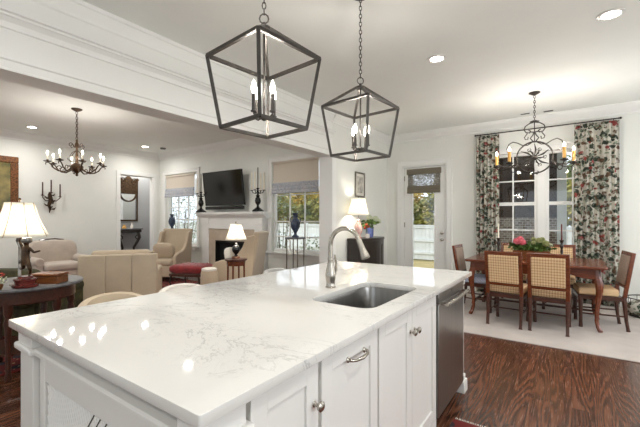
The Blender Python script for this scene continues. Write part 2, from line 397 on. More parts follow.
wall_y('wall_fireplace', Y_TV, Y_TV+0.16, X_L, X_SIDE-0.24, [WL, WR])
struct(MB().box(X_SIDE-0.24, X_SIDE, 4.92, Y_BACK, 0, H_C).build('wall_side', wall_m, smooth=False))
b = MB(); b.box(X_L-0.14, X_L, Y_REAR, 4.39, 0, H_C).box(X_L-0.14, X_L, 5.24, Y_TV+0.16, 0, H_C).box(X_L-0.14, X_L, 4.39, 5.24, 2.42, H_C)
struct(b.build('wall_left', wall_m, smooth=False))
q = MB().box(X_R, X_R+0.15, Y_REAR, -0.6, 0, H_C).box(X_R, X_R+0.15, 1.8, 4.2, 0, H_C).box(X_R, X_R+0.15, 6.2, Y_BACK+0.16, 0, H_C).box(X_R, X_R+0.15, 4.2, 6.2, 0, 0.75).box(X_R, X_R+0.15, 4.2, 6.2, 2.45, H_C).box(X_R, X_R+0.15, -0.6, 1.8, 0, 0.75).box(X_R, X_R+0.15, -0.6, 1.8, 2.45, H_C)  # openings added for the unseen side fill lights
struct(q.build('wall_right', wall_m, smooth=False))
RW = [(-8.0, -4.4, 0.75, 2.45), (-2.0, 1.6, 0.75, 2.45)]  # out-of-view openings added to hold the rear fill lights
wall_y('wall_rear', Y_REAR-0.15, Y_REAR, X_L-0.14, X_R+0.15, RW)
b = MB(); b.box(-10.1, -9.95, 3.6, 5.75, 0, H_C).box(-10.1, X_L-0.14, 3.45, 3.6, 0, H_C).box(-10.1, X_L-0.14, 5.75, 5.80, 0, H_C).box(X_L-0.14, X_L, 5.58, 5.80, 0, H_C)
struct(b.build('wall_hall', hall_m, smooth=False))

# cased header beam between kitchen and living room, mouldings in one profile
xf = X_SIDE; hb = 2.354
prof = [(xf-0.24, H_C), (xf-0.24, hb), (xf+0.02, hb), (xf+0.02, hb+0.012), (xf+0.014, hb+0.02), (xf+0.014, hb+0.07), (xf+0.026, hb+0.078), (xf+0.026, hb+0.09), (xf+0.008, hb+0.096), (xf, hb+0.10),
        (xf, 2.645), (xf+0.014, 2.65), (xf+0.014, 2.665), (xf+0.02, 2.69), (xf+0.045, 2.715), (xf+0.058, 2.72), (xf+0.058, 2.735), (xf+0.078, 2.742), (xf+0.078, 2.758), (xf+0.05, 2.768), (xf+0.004, 2.77),
        (xf+0.004, 2.905), (xf+0.014, 2.915), (xf+0.018, 2.935), (xf+0.026, 2.955), (xf+0.034, 2.985), (xf+0.038, 3.01), (xf+0.048, 3.018), (xf+0.048, H_C)]
struct(MB().prism(prof, 'y', Y_REAR, 4.92).build('trim_1', trim_m, smooth=False), 'white cased header beam with stepped mouldings')

CR = [(0,0),(0.11,0),(0.11,-0.018),(0.095,-0.025),(0.085,-0.05),(0.05,-0.085),(0.028,-0.10),(0.022,-0.118),(0.012,-0.125),(0.012,-0.15),(0,-0.155)]
def crown(name, axis, a0, a1, wallpos, sgn):
    p = [(wallpos+sgn*n, H_C+z) for n, z in CR]
    return struct(MB().prism(p, axis, a0, a1).build(name, trim_m))
crown('trim_2', 'x', X_SIDE, X_R, Y_BACK, -1)
crown('trim_3', 'x', X_L, X_SIDE-0.24, Y_TV, -1)
crown('trim_4', 'y', Y_REAR, Y_TV, X_L, 1)
crown('trim_5', 'y', 4.92, Y_BACK, X_SIDE, 1)
crown('trim_6', 'y', Y_REAR, 5.42, X_SIDE-0.24, -1)
BP = [(0,0),(0.018,0),(0.018,0.11),(0.012,0.125),(0.006,0.14),(0,0.14)]
def base(name, axis, a0, a1, wp, sgn): return struct(MB().prism([(wp+sgn*n, z) for n, z in BP], axis, a0, a1).build(name, trim_m))
base('baseboard_back', 'x', -1.87, X_R, Y_BACK, -1); base('baseboard_side', 'y', 4.92, Y_BACK, X_SIDE, 1)
base('baseboard_left', 'y', Y_REAR, 4.29, X_L, 1); base('baseboard_fireplace', 'x', X_L, -7.5, Y_TV, -1); base('baseboard_living', 'x', -5.12, X_SIDE-0.24, Y_TV, -1)
# pilaster casing at the end of the return wall
b = MB(); b.box(X_SIDE-0.25, X_SIDE+0.012, 4.905, 4.92, 0, hb).box(X_SIDE-0.255, X_SIDE+0.02, 4.895, 4.925, 0, 0.16).box(X_SIDE, X_SIDE+0.014, 4.92, 5.02, 0, hb)
struct(b.build('trim_7', trim_m, bevel=0.003))

def casing(b, x0, x1, z0, z1, y, w=0.09, t=0.022, sill=True, sgn=-1):
    """flat casing around an opening in a wall lying along X; sits on room side"""
    ya, yb = (y-t, y) if sgn < 0 else (y, y+t)
    b.box(x0-w, x0, ya, yb, z0, z1+w).box(x1, x1+w, ya, yb, z0, z1+w).box(x0, x1, ya, yb, z1, z1+w)
    b.box(x0-w-0.012, x0-w+0.012, ya-0.008, yb, z0, z1+w+0.012).box(x1+w-0.012, x1+w+0.012, ya-0.008, yb, z0, z1+w+0.012).box(x0-w-0.012, x1+w+0.012, ya-0.008, yb, z1+w-0.012, z1+w+0.012)
    if sill: b.box(x0-w-0.03, x1+w+0.03, ya-0.05, yb, z0-0.03, z0).box(x0-w, x1+w, ya, yb, z0-0.11, z0-0.03)
def window(name, hole, y, units, cols, rows, label):
    x0, x1, z0, z1 = hole
    root = bpy.data.objects.new(name, None); COL.objects.link(root); root.location = ((x0+x1)/2, y, z0); struct(root, label)
    ox, oz = -(x0+x1)/2, -z0
    M = Matrix.Translation((ox, -y, oz))
    b = MB(); casing(b, x0, x1, z0, z1, y); b.xf(M).build('casing', trim_m, root, bevel=0.003)
    f = MB(); g = MB(); w = 0.045; mull = 0.12; uw = (x1-x0-mull*(units-1))/units; ym = y+0.08
    for u in range(units):
        a = x0+u*(uw+mull); c = a+uw
        f.box(a, a+w, ym-0.03, ym+0.03, z0, z1).box(c-w, c, ym-0.03, ym+0.03, z0, z1).box(a+w, c-w, ym-0.03, ym+0.03, z0, z0+w+0.02).box(a+w, c-w, ym-0.03, ym+0.03, z1-w, z1)
        if u < units-1: f.box(c, c+mull, ym-0.06, ym+0.05, z0, z1)
        for i in range(1, cols):
            xx = a+w+(uw-2*w)*i/cols; f.box(xx-0.011, xx+0.011, ym-0.015, ym+0.015, z0+w, z1-w)
        for r, th in rows: f.box(a+w, c-w, ym-0.018, ym+0.018, r-th/2, r+th/2)
        g.box(a+w, c-w, ym-0.002, ym+0.002, z0+w, z1-w)
    f.xf(M).build('window_frame', trim_m, root, bevel=0.002); g.xf(M).build('pane', glass_m, root, smooth=False)
    return root
window('window_1', WW, Y_BACK, 2, 2, [(1.98, 0.022), (1.585, 0.06), (1.13, 0.022)], 'white double dining window with grid muntins between floral curtains')
window('window_2', WL, Y_TV, 1, 3, [(1.30, 0.03), (0.98, 0.02), (1.62, 0.02), (2.0, 0.02)], 'white living room window left of the fireplace')
window('window_3', WR, Y_TV, 1, 3, [(1.27, 0.03), (0.97, 0.02), (1.80, 0.02), (2.1, 0.02)], 'white living room window right of the fireplace')

# glazed door
x0, x1, _, zt = DW
root = bpy.data.objects.new('door_1', None); COL.objects.link(root); root.location = ((x0+x1)/2, Y_BACK, 0); struct(root, 'white full-glass exterior door')
M = Matrix.Translation((-(x0+x1)/2, -Y_BACK, 0))
b = MB(); casing(b, x0, x1, 0, zt, Y_BACK, sill=False); b.box(x0, x0+0.03, Y_BACK, Y_BACK+0.15, 0, zt).box(x1-0.03, x1, Y_BACK, Y_BACK+0.15, 0, zt).box(x0+0.03, x1-0.03, Y_BACK, Y_BACK+0.15, zt-0.03, zt)
b.xf(M).build('casing', trim_m, root, bevel=0.003)
dx0, dx1 = x0+0.035, x1-0.035; gx0, gx1 = -2.68, -2.20; ya, yb = Y_BACK+0.03, Y_BACK+0.075
b = MB(); b.box(dx0, gx0, ya, yb, 0.01, zt-0.035).box(gx1, dx1, ya, yb, 0.01, zt-0.035).box(gx0, gx1, ya, yb, 0.01, 0.26).box(gx0, gx1, ya, yb, 2.24, zt-0.035)
b.box(gx0, gx0+0.02, ya-0.01, yb, 0.26, 2.24).box(gx1-0.02, gx1, ya-0.01, yb, 0.26, 2.24).box(gx0, gx1, ya-0.01, yb, 0.26, 0.28).box(gx0, gx1, ya-0.01, yb, 2.22, 2.24)
b.xf(M).build('door_slab', trim_m, root, bevel=0.002)
MB().box(gx0+0.02, gx1-0.02, ya+0.02, ya+0.026, 0.28, 2.22).xf(M).build('pane', glass_m, root, smooth=False)
for z in (1.05, 0.92):
    k = MB(); k.lathe([(0.03, 0), (0.03, 0.008), (0.012, 0.012), (0.012, 0.04), (0.028, 0.045), (0.03, 0.06), (0.02, 0.07), (0.0001, 0.072)])
    k.xf(Matrix.Translation((-2.065, ya, z)) @ Matrix.Rotation(PI/2, 4, 'X')).xf(M).build('deadbolt' if z > 1 else 'door_knob', nickel_m, root)
for z in (0.3, 1.2, 2.15):
    MB().box(dx0-0.012, dx0+0.012, ya-0.012, ya+0.005, z-0.05, z+0.05).xf(M).build('hinge', nickel_m, root)

# doorway casing on the left wall
b = MB()
for ya_, yb_, za, zb in ((4.30, 4.39, 0, 2.51), (5.24, 5.33, 0, 2.51), (4.39, 5.24, 2.42, 2.51)): b.box(X_L, X_L+0.024, ya_, yb_, za, zb)
b.box(X_L-0.14, X_L, 4.39, 4.405, 0, 2.42).box(X_L-0.14, X_L, 5.225, 5.24, 0, 2.42).box(X_L-0.14, X_L, 4.405, 5.225, 2.405, 2.42)
struct(b.build('trim_8', trim_m, bevel=0.003), 'white doorway casing to the hall')

# ------------------------------------------------------------------ ceiling fittings
def can(x, y, label):
    t = thing('recessed_light', label, 'ceiling light', (x, y, H_C), 0, 'recessed ceiling lights')
    MB().lathe([(0.072, -0.001), (0.098, -0.001), (0.098, -0.006), (0.072, -0.010), (0.066, -0.004)], n=28).build('trim_ring', trim_m, t)
    MB().lathe([(0.0001, -0.005), (0.070, -0.005), (0.070, -0.002), (0.0001, -0.002)], n=28).build('lens', lens_m, t)
    d = bpy.data.lights.new('downlight', 'AREA'); d.shape = 'DISK'; d.size = 0.13; d.energy = LIVING_CAN_POWER if x < -3.3 else CAN_POWER; d.color = (1.0, 0.985, 0.955); d.spread = math.radians(165)
    o = bpy.data.objects.new('downlight', d); COL.objects.link(o); o.parent = t; o.location = (0, 0, -0.012)
can(0.268, 3.88, 'recessed ceiling light at the top right, nearest the camera')
can(-1.19, 3.88, 'recessed ceiling light right of the small lantern pendant')
can(-8.31, 2.41, 'recessed ceiling light left of the bronze chandelier')
can(-8.35, 4.62, 'recessed ceiling light above the hall doorway')
can(-5.43, 3.77, 'recessed ceiling light just under the header beam edge')
for i, (x, y) in enumerate([(-1.19, 1.0), (0.6, 1.2), (1.7, 3.88), (-1.19, -1.5), (0.6, -1.5), (-5.2, 0.4), (-7.6, 0.4), (-5.2, -1.8), (-7.6, -1.8), (-9.6, 4.2), (-9.6, 5.3)]):  # unseen downlights added to brighten the rooms and the hall
    can(x, y, 'added recessed ceiling light, out of view')
for x, y, lb in ((-0.63, 6.76, 'small slotted air vent left of the dining chandelier chain'), (-0.31, 6.80, 'small slotted air vent right of the dining chandelier chain')):
    v = thing('ceiling_vent', lb, 'vent', (x, y, H_C), 0, 'ceiling vents')
    MB().box(-0.065, 0.065, -0.025, 0.025, -0.007, 0).build('vent_frame', grey_stone_m, v)
    q = MB(); [q.box(-0.055, 0.055, -0.018+i*0.013, -0.012+i*0.013, -0.009, -0.0068) for i in range(3)]; q.build('slot', iron_m, v)
s = thing('smoke_detector', 'small round smoke detector near the fireplace corner', 'smoke detector', (-8.17, 4.97, H_C))
MB().lathe([(0.0001, -0.035), (0.05, -0.033), (0.065, -0.02), (0.068, 0)]).build('cover', grey_stone_m, s)

# ------------------------------------------------------------------ rugs
tag(MB().box(-1.75, 1.75, 4.39, 6.95, 0, 0.012).build('area_rug', palerug_m, bevel=0.004), 'large pale beige rug under the dining table', 'rug')
tag(MB().box(-8.0, -3.94, 0.4, 4.7, 0, 0.012).build('area_rug', redrug_m, bevel=0.004), 'dark red oriental rug in the living room', 'rug')
r = thing('runner_rug', 'red runner rug corner on the floor by the dishwasher', 'rug', (-0.28, 1.65, 0))
MB().box(-0.36, 0.36, -0.80, 0.80, 0, 0.010).build('pile', redrug_m, r, bevel=0.003)
b = MB()
for i in range(70): x = -0.35+i*0.0101; b.tube([(x, 0.80, 0.004), (x+random.uniform(-.004,.004), 0.83, 0.003)], 0.0018, 4)
fr_ = b.build('fringe', white_fab_m, r); fr_['kind'] = 'stuff'

# ------------------------------------------------------------------ island
# worktop with sink cut-out
b = flat_shape([rrect(-1.899, -0.643, 0.474, 2.986, 0.004, 3), rrect(-1.115, -0.75, 1.47, 2.12, 0.075, 8)], 0.03, 0.0018)
b.xf(Matrix.Translation((0, 0, 0.884)))
tag(b.build('countertop', quartz_m), 'white veined quartz island countertop with sink cut-out', 'countertop')
# sink bowl
t = thing('sink', 'undermount stainless steel sink in the island worktop', 'sink', (-0.9325, 1.795, 0.883))
def bowl(out, depth, drop_in):
    b = MB(); L = []
    for dz, ins, r in ((0, -0.012, 0.08), (0, 0.0, 0.075), (-0.02, 0.006, 0.07), (-depth+0.04, 0.012, 0.07), (-depth+0.012, 0.022, 0.065), (-depth, 0.05, 0.05)):
        x0, x1, y0, y1 = out; L.append([(p[0], p[1], dz) for p in rrect(x0+ins, x1-ins, y0+ins, y1-ins, r, 8)])
    n = len(L[0])
    vs = [p for l in L for p in l]; fs = [(i*n+k, i*n+(k+1)%n, (i+1)*n+(k+1)%n, (i+1)*n+k) for i in range(len(L)-1) for k in range(n)]
    fs.append(tuple(range((len(L)-1)*n, len(L)*n))); return b.add(vs, fs)
o = bowl((-0.1825, 0.1825, -0.325, 0.325), 0.21, 0).build('bowl', steel_m, t)
sol = o.modifiers.new('s', 'SOLIDIFY'); sol.thickness = 0.0015; sol.offset = 0
MB().lathe([(0.0001, -0.206), (0.03, -0.206), (0.042, -0.207), (0.045, -0.2095)]).build('drain', nickel_m, t)

# faucet
t = thing('faucet', 'brushed nickel gooseneck kitchen faucet behind the sink', 'faucet', (-1.19, 1.806, 0.914))
MB().lathe([(0.030, 0), (0.031, 0.006), (0.027, 0.012), (0.026, 0.035), (0.031, 0.06), (0.031, 0.085), (0.026, 0.11), (0.019, 0.135), (0.0165, 0.16), (0.018, 0.166), (0.018, 0.176), (0.015, 0.182)]).build('body', nickel_m, t)
path = [(0, 0, 0.17), (0, 0, 0.25)]
R = 0.100
for i in range(0, 15):
    a = PI-PI*0.90*i/14; path.append((R+R*math.cos(a), 0, 0.258+R*math.sin(a)))
MB().tube(path, 0.0135, 14).build('spout', nickel_m, t)
e = Vector(path[-1]); dirv = (Vector(path[-1])-Vector(path[-2])).normalized()
pp = [e+dirv*d for d in (-0.005, 0.0, 0.02, 0.055, 0.085, 0.105, 0.108)]
MB().tube(pp, [0.0145, 0.016, 0.0165, 0.019, 0.024, 0.026, 0.022], 16).build('spray_head', nickel_m, t)
sh = MB(); sh.tube([(0.0, 0.018, 0.075), (0.0, 0.045, 0.080)], [0.017, 0.014], 12)
sh.tube([(0, 0.038, 0.08), (0.004, 0.055, 0.10), (0.006, 0.052, 0.14), (0.006, 0.043, 0.175), (0.006, 0.040, 0.195)], [0.012, 0.011, 0.008, 0.0085, 0.006], 10, flat=0.7)
sh.build('handle', nickel_m, t)

FX = -0.672   # front face plane of the doors
def door_mb(y0, y1, z0, z1, x=FX, rail=0.062, th=0.02, rec=0.009):
    b = MB(); b.box(x-th, x-rec, y0+rail-0.004, y1-rail+0.004, z0+rail-0.004, z1-rail+0.004)
    b.box(x-th, x, y0, y0+rail, z0, z1).box(x-th, x, y1-rail, y1, z0, z1).box(x-th, x, y0+rail, y1-rail, z0, z0+rail).box(x-th, x, y0+rail, y1-rail, z1-rail, z1)
    return b
def knob(y, z, parent):
    k = MB(); k.lathe([(0.009, 0), (0.010, 0.003), (0.006, 0.006), (0.006, 0.016), (0.012, 0.020), (0.0165, 0.026), (0.0165, 0.031), (0.010, 0.036), (0.0001, 0.037)], n=18)
    return k.xf(Matrix.Translation((FX, y, z)) @ Matrix.Rotation(PI/2, 4, 'Y')).build('knob', nickel_m, parent)
def cabinet(name, label, y0, y1, doors, zt=0.874, zb=0.13, solid=True):
    t = thing(name, label, 'cabinet', (0, 0, 0))
    b = MB(); xb, xf_ = -1.35, FX-0.024
    if solid: b.box(xb, xf_, y0, y1, 0.10, 0.884)
    else:
        b.box(xb, xf_, y0, y0+0.02, 0.10, 0.884).box(xb, xf_, y1-0.02, y1, 0.10, 0.884).box(xb, xf_, y0+0.02, y1-0.02, 0.10, 0.12).box(xb, xb+0.02, y0+0.02, y1-0.02, 0.12, 0.884)
        b.box(xf_-0.02, xf_, y0+0.02, y1-0.02, 0.84, 0.884)
    b.box(xb, xf_-0.05, y0, y1, 0, 0.10)
    b.build('body', cab_m, t, bevel=0.001)
    return t
c1 = cabinet('base_cabinet', 'white cabinet door with round knob nearest the island corner', 0.640, 0.958, 1)
d = door_mb(0.650, 0.948, 0.13, 0.874).build('door', cab_m, c1, bevel=0.0015); knob(0.923, 0.74, d)
c2 = cabinet('pullout_cabinet', 'white pull-out cabinet with horizontal bar handle', 0.958, 1.388, 1)
d = door_mb(0.968, 1.380, 0.13, 0.874).build('door', cab_m, c2, bevel=0.0015)
h = MB(); yc, zc, hw = 1.195, 0.813, 0.062
h.tube([(FX-0.001, yc-hw, zc), (FX+0.018, yc-hw*0.98, zc), (FX+0.028, yc-hw*0.7, zc-0.002), (FX+0.031, yc, zc-0.004), (FX+0.028, yc+hw*0.7, zc-0.002), (FX+0.018, yc+hw*0.98, zc), (FX-0.001, yc+hw, zc)],
       [0.008, 0.006, 0.0055, 0.0075, 0.0055, 0.006, 0.008], 10)
for s_ in (-1, 1): h.lathe([(0.011, 0), (0.011, 0.004), (0.007, 0.008)], n=14, c=(0,0,0)).xf(Matrix.Translation((FX, yc+s_*hw, zc)) @ Matrix.Rotation(PI/2, 4, 'Y'), len(h.v)-42)
h.build('handle', nickel_m, d)
c3 = cabinet('sink_cabinet', 'white two-door cabinet under the sink', 1.388, 2.185, 2, solid=False)
d = door_mb(1.398, 1.778, 0.13, 0.874).build('door', cab_m, c3, bevel=0.0015); knob(1.752, 0.755, d)
d = door_mb(1.783, 2.178, 0.13, 0.874).build('door', cab_m, c3, bevel=0.0015); knob(1.809, 0.755, d)
for y in (1.50, 2.07):   # little curved feet under the sink base
    pr = [(1.39 if y < 1.8 else 2.18, 0.0), (1.39 if y < 1.8 else 2.18, 0.125)]
    s_ = 1 if y < 1.8 else -1; e_ = pr[0][0]
    poly = [(e_, 0), (e_, 0.125), (e_+s_*0.16, 0.125), (e_+s_*0.13, 0.10), (e_+s_*0.08, 0.06), (e_+s_*0.05, 0.0)]
    b = MB().prism(poly, 'x', FX-0.02, FX); b.build('foot', cab_m, c3)
# dishwasher
t = thing('dishwasher', 'stainless steel dishwasher at the far end of the island', 'dishwasher', (0, 0, 0))
MB().box(-1.27, FX-0.025, 2.205, 2.84, 0.10, 0.875).build('body', iron_m, t)
MB().box(FX-0.024, FX+0.004, 2.215, 2.832, 0.105, 0.80).box(FX-0.024, FX+0.004, 2.215, 2.832, 0.803, 0.872).build('door', steel_m, t, bevel=0.003)
h = MB(); h.tube([(FX+0.045, 2.25, 0.80), (FX+0.05, 2.52, 0.80), (FX+0.045, 2.80, 0.80)], 0.0115, 12)
for y in (2.265, 2.785): h.tube([(FX+0.002, y, 0.80), (FX+0.045, y, 0.80)], 0.009, 10)
h.build('handle', nickel_m, t)
MB().box(FX+0.0035, FX+0.0048, 2.475, 2.505, 0.845, 0.852).build('badge', nickel_m, t)
MB().box(-1.2, FX-0.06, 2.21, 2.835, 0.0, 0.10).build('toe_kick', matte_m, t)

# corner posts
def post(name, label, x0, x1, y0, y1, cap=True):
    t = thing(name, label, 'island post', ((x0+x1)/2, (y0+y1)/2, 0)); cx, cy = (x0+x1)/2, (y0+y1)/2; hx, hy = (x1-x0)/2, (y1-y0)/2
    MB().box(-hx, hx, -hy, hy, 0.12, 0.79).build('shaft', cab_m, t, bevel=0.002)
    MB().box(-hx-0.006, hx+0.006, -hy-0.006, hy+0.006, 0.818, 0.884).build('top_block', cab_m, t, bevel=0.002)
    if cap:
        MB().box(-hx-0.024, hx+0.024, -hy-0.018, hy+0.024, 0.790, 0.818).build('cap', cab_m, t, bevel=0.009, seg=3)
    b = MB(); b.hull8([(-hx-0.025, -hy-0.012, 0), (hx+0.025, -hy-0.012, 0), (hx+0.025, hy+0.014, 0), (-hx-0.025, hy+0.014, 0)], [(-hx-0.022, -hy-0.012, 0.09), (hx+0.022, -hy-0.012, 0.09), (hx+0.022, hy+0.014, 0.09), (-hx-0.022, hy+0.014, 0.09)])
    b.box(-hx-0.010, hx+0.010, -hy-0.008, hy+0.01, 0.09, 0.125); b.build('plinth', cab_m, t, bevel=0.004)
    return t
post('island_post', 'square white post at the near corner of the island', -0.765, -0.672, 0.510, 0.622)
post('island_post', 'square white post at the left corner of the island', -1.882, -1.740, 0.508, 0.622)
t = post('island_post', 'white end post with stepped plinth beside the dishwasher', -0.765, -0.690, 2.862, 2.935, cap=False)
# the end panel with recessed field and diagonal reeding
t = thing('end_panel', 'white island end panel with diagonal reeded inset', 'panel', (-1.25, 0.55, 0))
X0, X1 = -0.482, 0.482
MB().box(X0, X1, 0, 0.05, 0.0, 0.884).build('back_board', cab_m, t)
b = MB(); b.prism([(0, 0.822), (-0.040, 0.818), (-0.048, 0.812), (-0.048, 0.800), (-0.040, 0.797), (-0.036, 0.788), (-0.026, 0.782), (-0.022, 0.775), (0, 0.775)], 'x', X0, X1); b.build('ledge', cab_m, t, smooth=False)
MB().box(X0, X0+0.05, -0.022, 0, 0, 0.775).box(X1-0.05, X1, -0.022, 0, 0, 0.775).box(X0+0.05, X1-0.05, -0.022, 0, 0.695, 0.775).box(X0+0.05, X1-0.05, -0.022, 0, 0, 0.14).build('panel_frame', cab_m, t, bevel=0.003)
b = MB(); a0, a1, z0, z1 = X0+0.05, X1-0.05, 0.14, 0.695; sp = 0.021
def clip_line(c, lo, hi, za, zb):     # x = c - (z - za)*0.6
    pts = []
    for z in (za, zb): pts.append((c-(z-za)*0.55, z))
    (xa, z_a), (xb, z_b) = pts
    def zc(x): return za+(c-x)/0.55
    if xa > hi: xa, z_a = hi, zc(hi)
    if xb < lo: xb, z_b = lo, zc(lo)
    if z_b <= z_a+0.01 or xa < lo or xb > hi: return None
    return (xa, -0.005, z_a), (xb, -0.005, z_b)
for i in range(80):
    r_ = clip_line(a0+i*sp, a0, a1, z0, z1)
    if r_: b.tube(r_, 0.0085, 8)
b.build('reeding', cab_m, t)
b = MB()
for i in range(5):
    x = -0.075+i*0.043; b.tube([(x, -0.0135, 0.632), (x+0.05, -0.0135, 0.690)], 0.0022, 6)
b.build('slot', iron_m, t)
t = thing('island_rear_panelling', 'white panelled back of the island facing the living room', 'panel', (0, 0, 0))
MB().box(-1.60, -1.352, 0.60, 2.94, 0, 0.884).box(-1.35, -0.77, 2.845, 2.94, 0, 0.884).build('back_board', cab_m, t)
b = MB()
for y in (0.62, 1.18, 1.75, 2.32):
    b.box(-1.612, -1.60, y, y+0.06, 0.13, 0.86).box(-1.612, -1.60, y+0.49, y+0.55, 0.13, 0.86).box(-1.612, -1.60, y+0.06, y+0.49, 0.13, 0.19).box(-1.612, -1.60, y+0.06, y+0.49, 0.80, 0.86)
b.build('panel_frame', cab_m, t, bevel=0.002)
# ------------------------------------------------------------------ lantern pendants
def chain(b, x, y, z0, z1, link=0.035, r=0.0025, w=0.009):
    n = max(1, int(round((z1-z0)/(link*0.78)))); st = (z1-z0)/n
    for i in range(n):
        zc = z0+st*(i+0.5); pts = []
        for k in range(9):
            a = 2*PI*k/8; q = w*math.cos(a); pts.append((x+(q if i % 2 else 0), y+(0 if i % 2 else q), zc+link/2*math.sin(a)))
        b.tube(pts, r, 5, caps=False)
    return b
def bulb(parent, p, power, h=0.06, r=0.011, lr=0.03):
    MB().lathe([(0.006, 0), (r*0.8, h*0.15), (r, h*0.4), (r*0.7, h*0.7), (0.0001, h)], p, n=10).build('bulb', bulb_m, parent)
    plight('bulb_light', (p[0], p[1], p[2]+h*0.5), power, parent, lr)
def lantern(label, loc):
    t = thing('lantern_pendant', label, 'pendant light', loc, math.radians(39), 'black iron lantern pendants over the island')
    # local z=0 at the ceiling; corners on local x / y axes
    zt, zb, za = 2.183-H_C, 1.81-H_C, 2.335-H_C; rt, rb = 0.296, 0.226; w = 0.017
    T = [(rt,0,zt),(0,rt,zt),(-rt,0,zt),(0,-rt,zt)]; B = [(rb,0,zb),(0,rb,zb),(-rb,0,zb),(0,-rb,zb)]
    f = MB()
    for i in range(4):
        j = (i+1) % 4; f.bar(T[i], T[j], w); f.bar(B[i], B[j], w); f.bar(T[i], B[i], w)
        s_ = 0.03/rt; f.bar(T[i], (T[i][0]*s_, T[i][1]*s_, za), w)
    f.build('cage', lantern_m, t, smooth=False)
    h = MB(); h.lathe([(0.035, za-0.008), (0.035, za+0.006), (0.010, za+0.014), (0.010, za+0.03)], n=14)
    h.tube([(0.024*math.cos(2*PI*k/10), 0, za+0.052+0.026*math.sin(2*PI*k/10)) for k in range(11)], 0.004, 6, caps=False)
    h.build('hanging_loop', lantern_m, t)
    chain(MB(), 0, 0, za+0.075, -0.03, 0.04, 0.003, 0.010).build('chain', lantern_m, t)
    MB().lathe([(0.065, 0), (0.065, -0.012), (0.03, -0.022), (0.012, -0.035)], n=24).build('canopy', lantern_m, t)
    c = MB(); c.tube([(0,0,za), (0,0,zb+0.06)], 0.006, 8); c.lathe([(0.0001, zb+0.035), (0.012, zb+0.04), (0.02, zb+0.05), (0.02, zb+0.062), (0.008, zb+0.07)], n=14)
    for k in range(4):
        a = PI/4+k*PI/2; ca, sa = math.cos(a), math.sin(a)
        c.tube([(0.01*ca, 0.01*sa, zb+0.056), (0.05*ca, 0.05*sa, zb+0.05), (0.068*ca, 0.068*sa, zb+0.06), (0.068*ca, 0.068*sa, zb+0.075)], 0.005, 6)
        c.lathe([(0.016, 0), (0.016, 0.006), (0.006, 0.01)], (0.068*ca, 0.068*sa, zb+0.07), n=12)
    cl = c.build('candle_cluster', lantern_m, t)
    for k in range(4):
        a = PI/4+k*PI/2; p = (0.068*math.cos(a), 0.068*math.sin(a), zb+0.078)
        MB().lathe([(0.0105, 0), (0.0105, 0.085), (0.007, 0.087)], p, n=12).build('candle_sleeve', lantern_m, cl)
        bulb(t, (p[0], p[1], zb+0.163), PENDANT_POWER, 0.075, 0.014, 0.02)
    return t
lantern('larger-looking black lantern pendant, nearer over the island', (-1.334, 1.385, H_C))
lantern('smaller-looking black lantern pendant, farther over the faucet end', (-1.33, 2.435, H_C))

# ------------------------------------------------------------------ bronze chandelier (living room)
t = thing('chandelier', 'round bronze candle chandelier hanging in the living room', 'chandelier', (-6.365, 2.42, H_C))
MB().lathe([(0.075, 0), (0.075, -0.01), (0.05, -0.028), (0.012, -0.045)], n=24).build('canopy', bronze_m, t)
chain(MB(), 0, 0, -0.48, -0.045, 0.05, 0.005, 0.014).build('chain', bronze_m, t)
MB().lathe([(0.0001, -1.06), (0.014, -1.05), (0.022, -1.035), (0.012, -1.02), (0.03, -0.995), (0.07, -0.965), (0.088, -0.93), (0.09, -0.90), (0.06, -0.87), (0.028, -0.85), (0.018, -0.80), (0.03, -0.76), (0.018, -0.72), (0.014, -0.62), (0.03, -0.585), (0.026, -0.55), (0.012, -0.52), (0.018, -0.50), (0.008, -0.48)], n=20).build('column', bronze_m, t)
b = MB()
for k in range(4):
    a = k*PI/2+0.3; pts = [(0.02, -0.60)]+spiral(0.10, -0.585, 0.045, 0.012, 200, -120, 10)
    b.tube([(r*math.cos(a), r*math.sin(a), z) for r, z in pts], 0.005, 6)
    pts = [(0.02, -0.66), (0.08, -0.70), (0.11, -0.75), (0.10, -0.79)]+spiral(0.13, -0.80, 0.03, 0.01, 180, 420, 8)
    b.tube([(r*math.cos(a), r*math.sin(a), z) for r, z in pts], 0.005, 6)
b.build('scrollwork', bronze_m, t)
for k in range(8):
    a = 2*PI*k/8+math.radians(35); ca, sa = math.cos(a), math.sin(a)
    prof = [(0.07, -0.93), (0.11, -0.97), (0.17, -1.0), (0.24, -0.99), (0.30, -0.95), (0.33, -0.90), (0.36, -0.875), (0.395, -0.89), (0.39, -0.915)]
    m = MB(); m.tube([(r*ca, r*sa, z) for r, z in prof], [0.012, 0.012, 0.011, 0.010, 0.010, 0.009, 0.008, 0.007, 0.005], 8)
    m.tube([(r*ca, r*sa, z) for r, z in [(0.20, -1.0)]+spiral(0.22, -0.945, 0.045, 0.012, -90, 300, 12)], 0.006, 6)
    m.lathe([(0.008, 0), (0.05, 0.012), (0.052, 0.02), (0.014, 0.024), (0.016, 0.04)], (0.37*ca, 0.37*sa, -0.875), n=16)
    ar = m.build('arm', bronze_m, t)
    MB().lathe([(0.012, 0), (0.012, 0.075), (0.008, 0.078)], (0.37*ca, 0.37*sa, -0.835), n=12).build('candle_sleeve', candle_m, ar)
    bulb(t, (0.37*ca, 0.37*sa, -0.757), CHANDELIER_POWER, 0.06, 0.014)

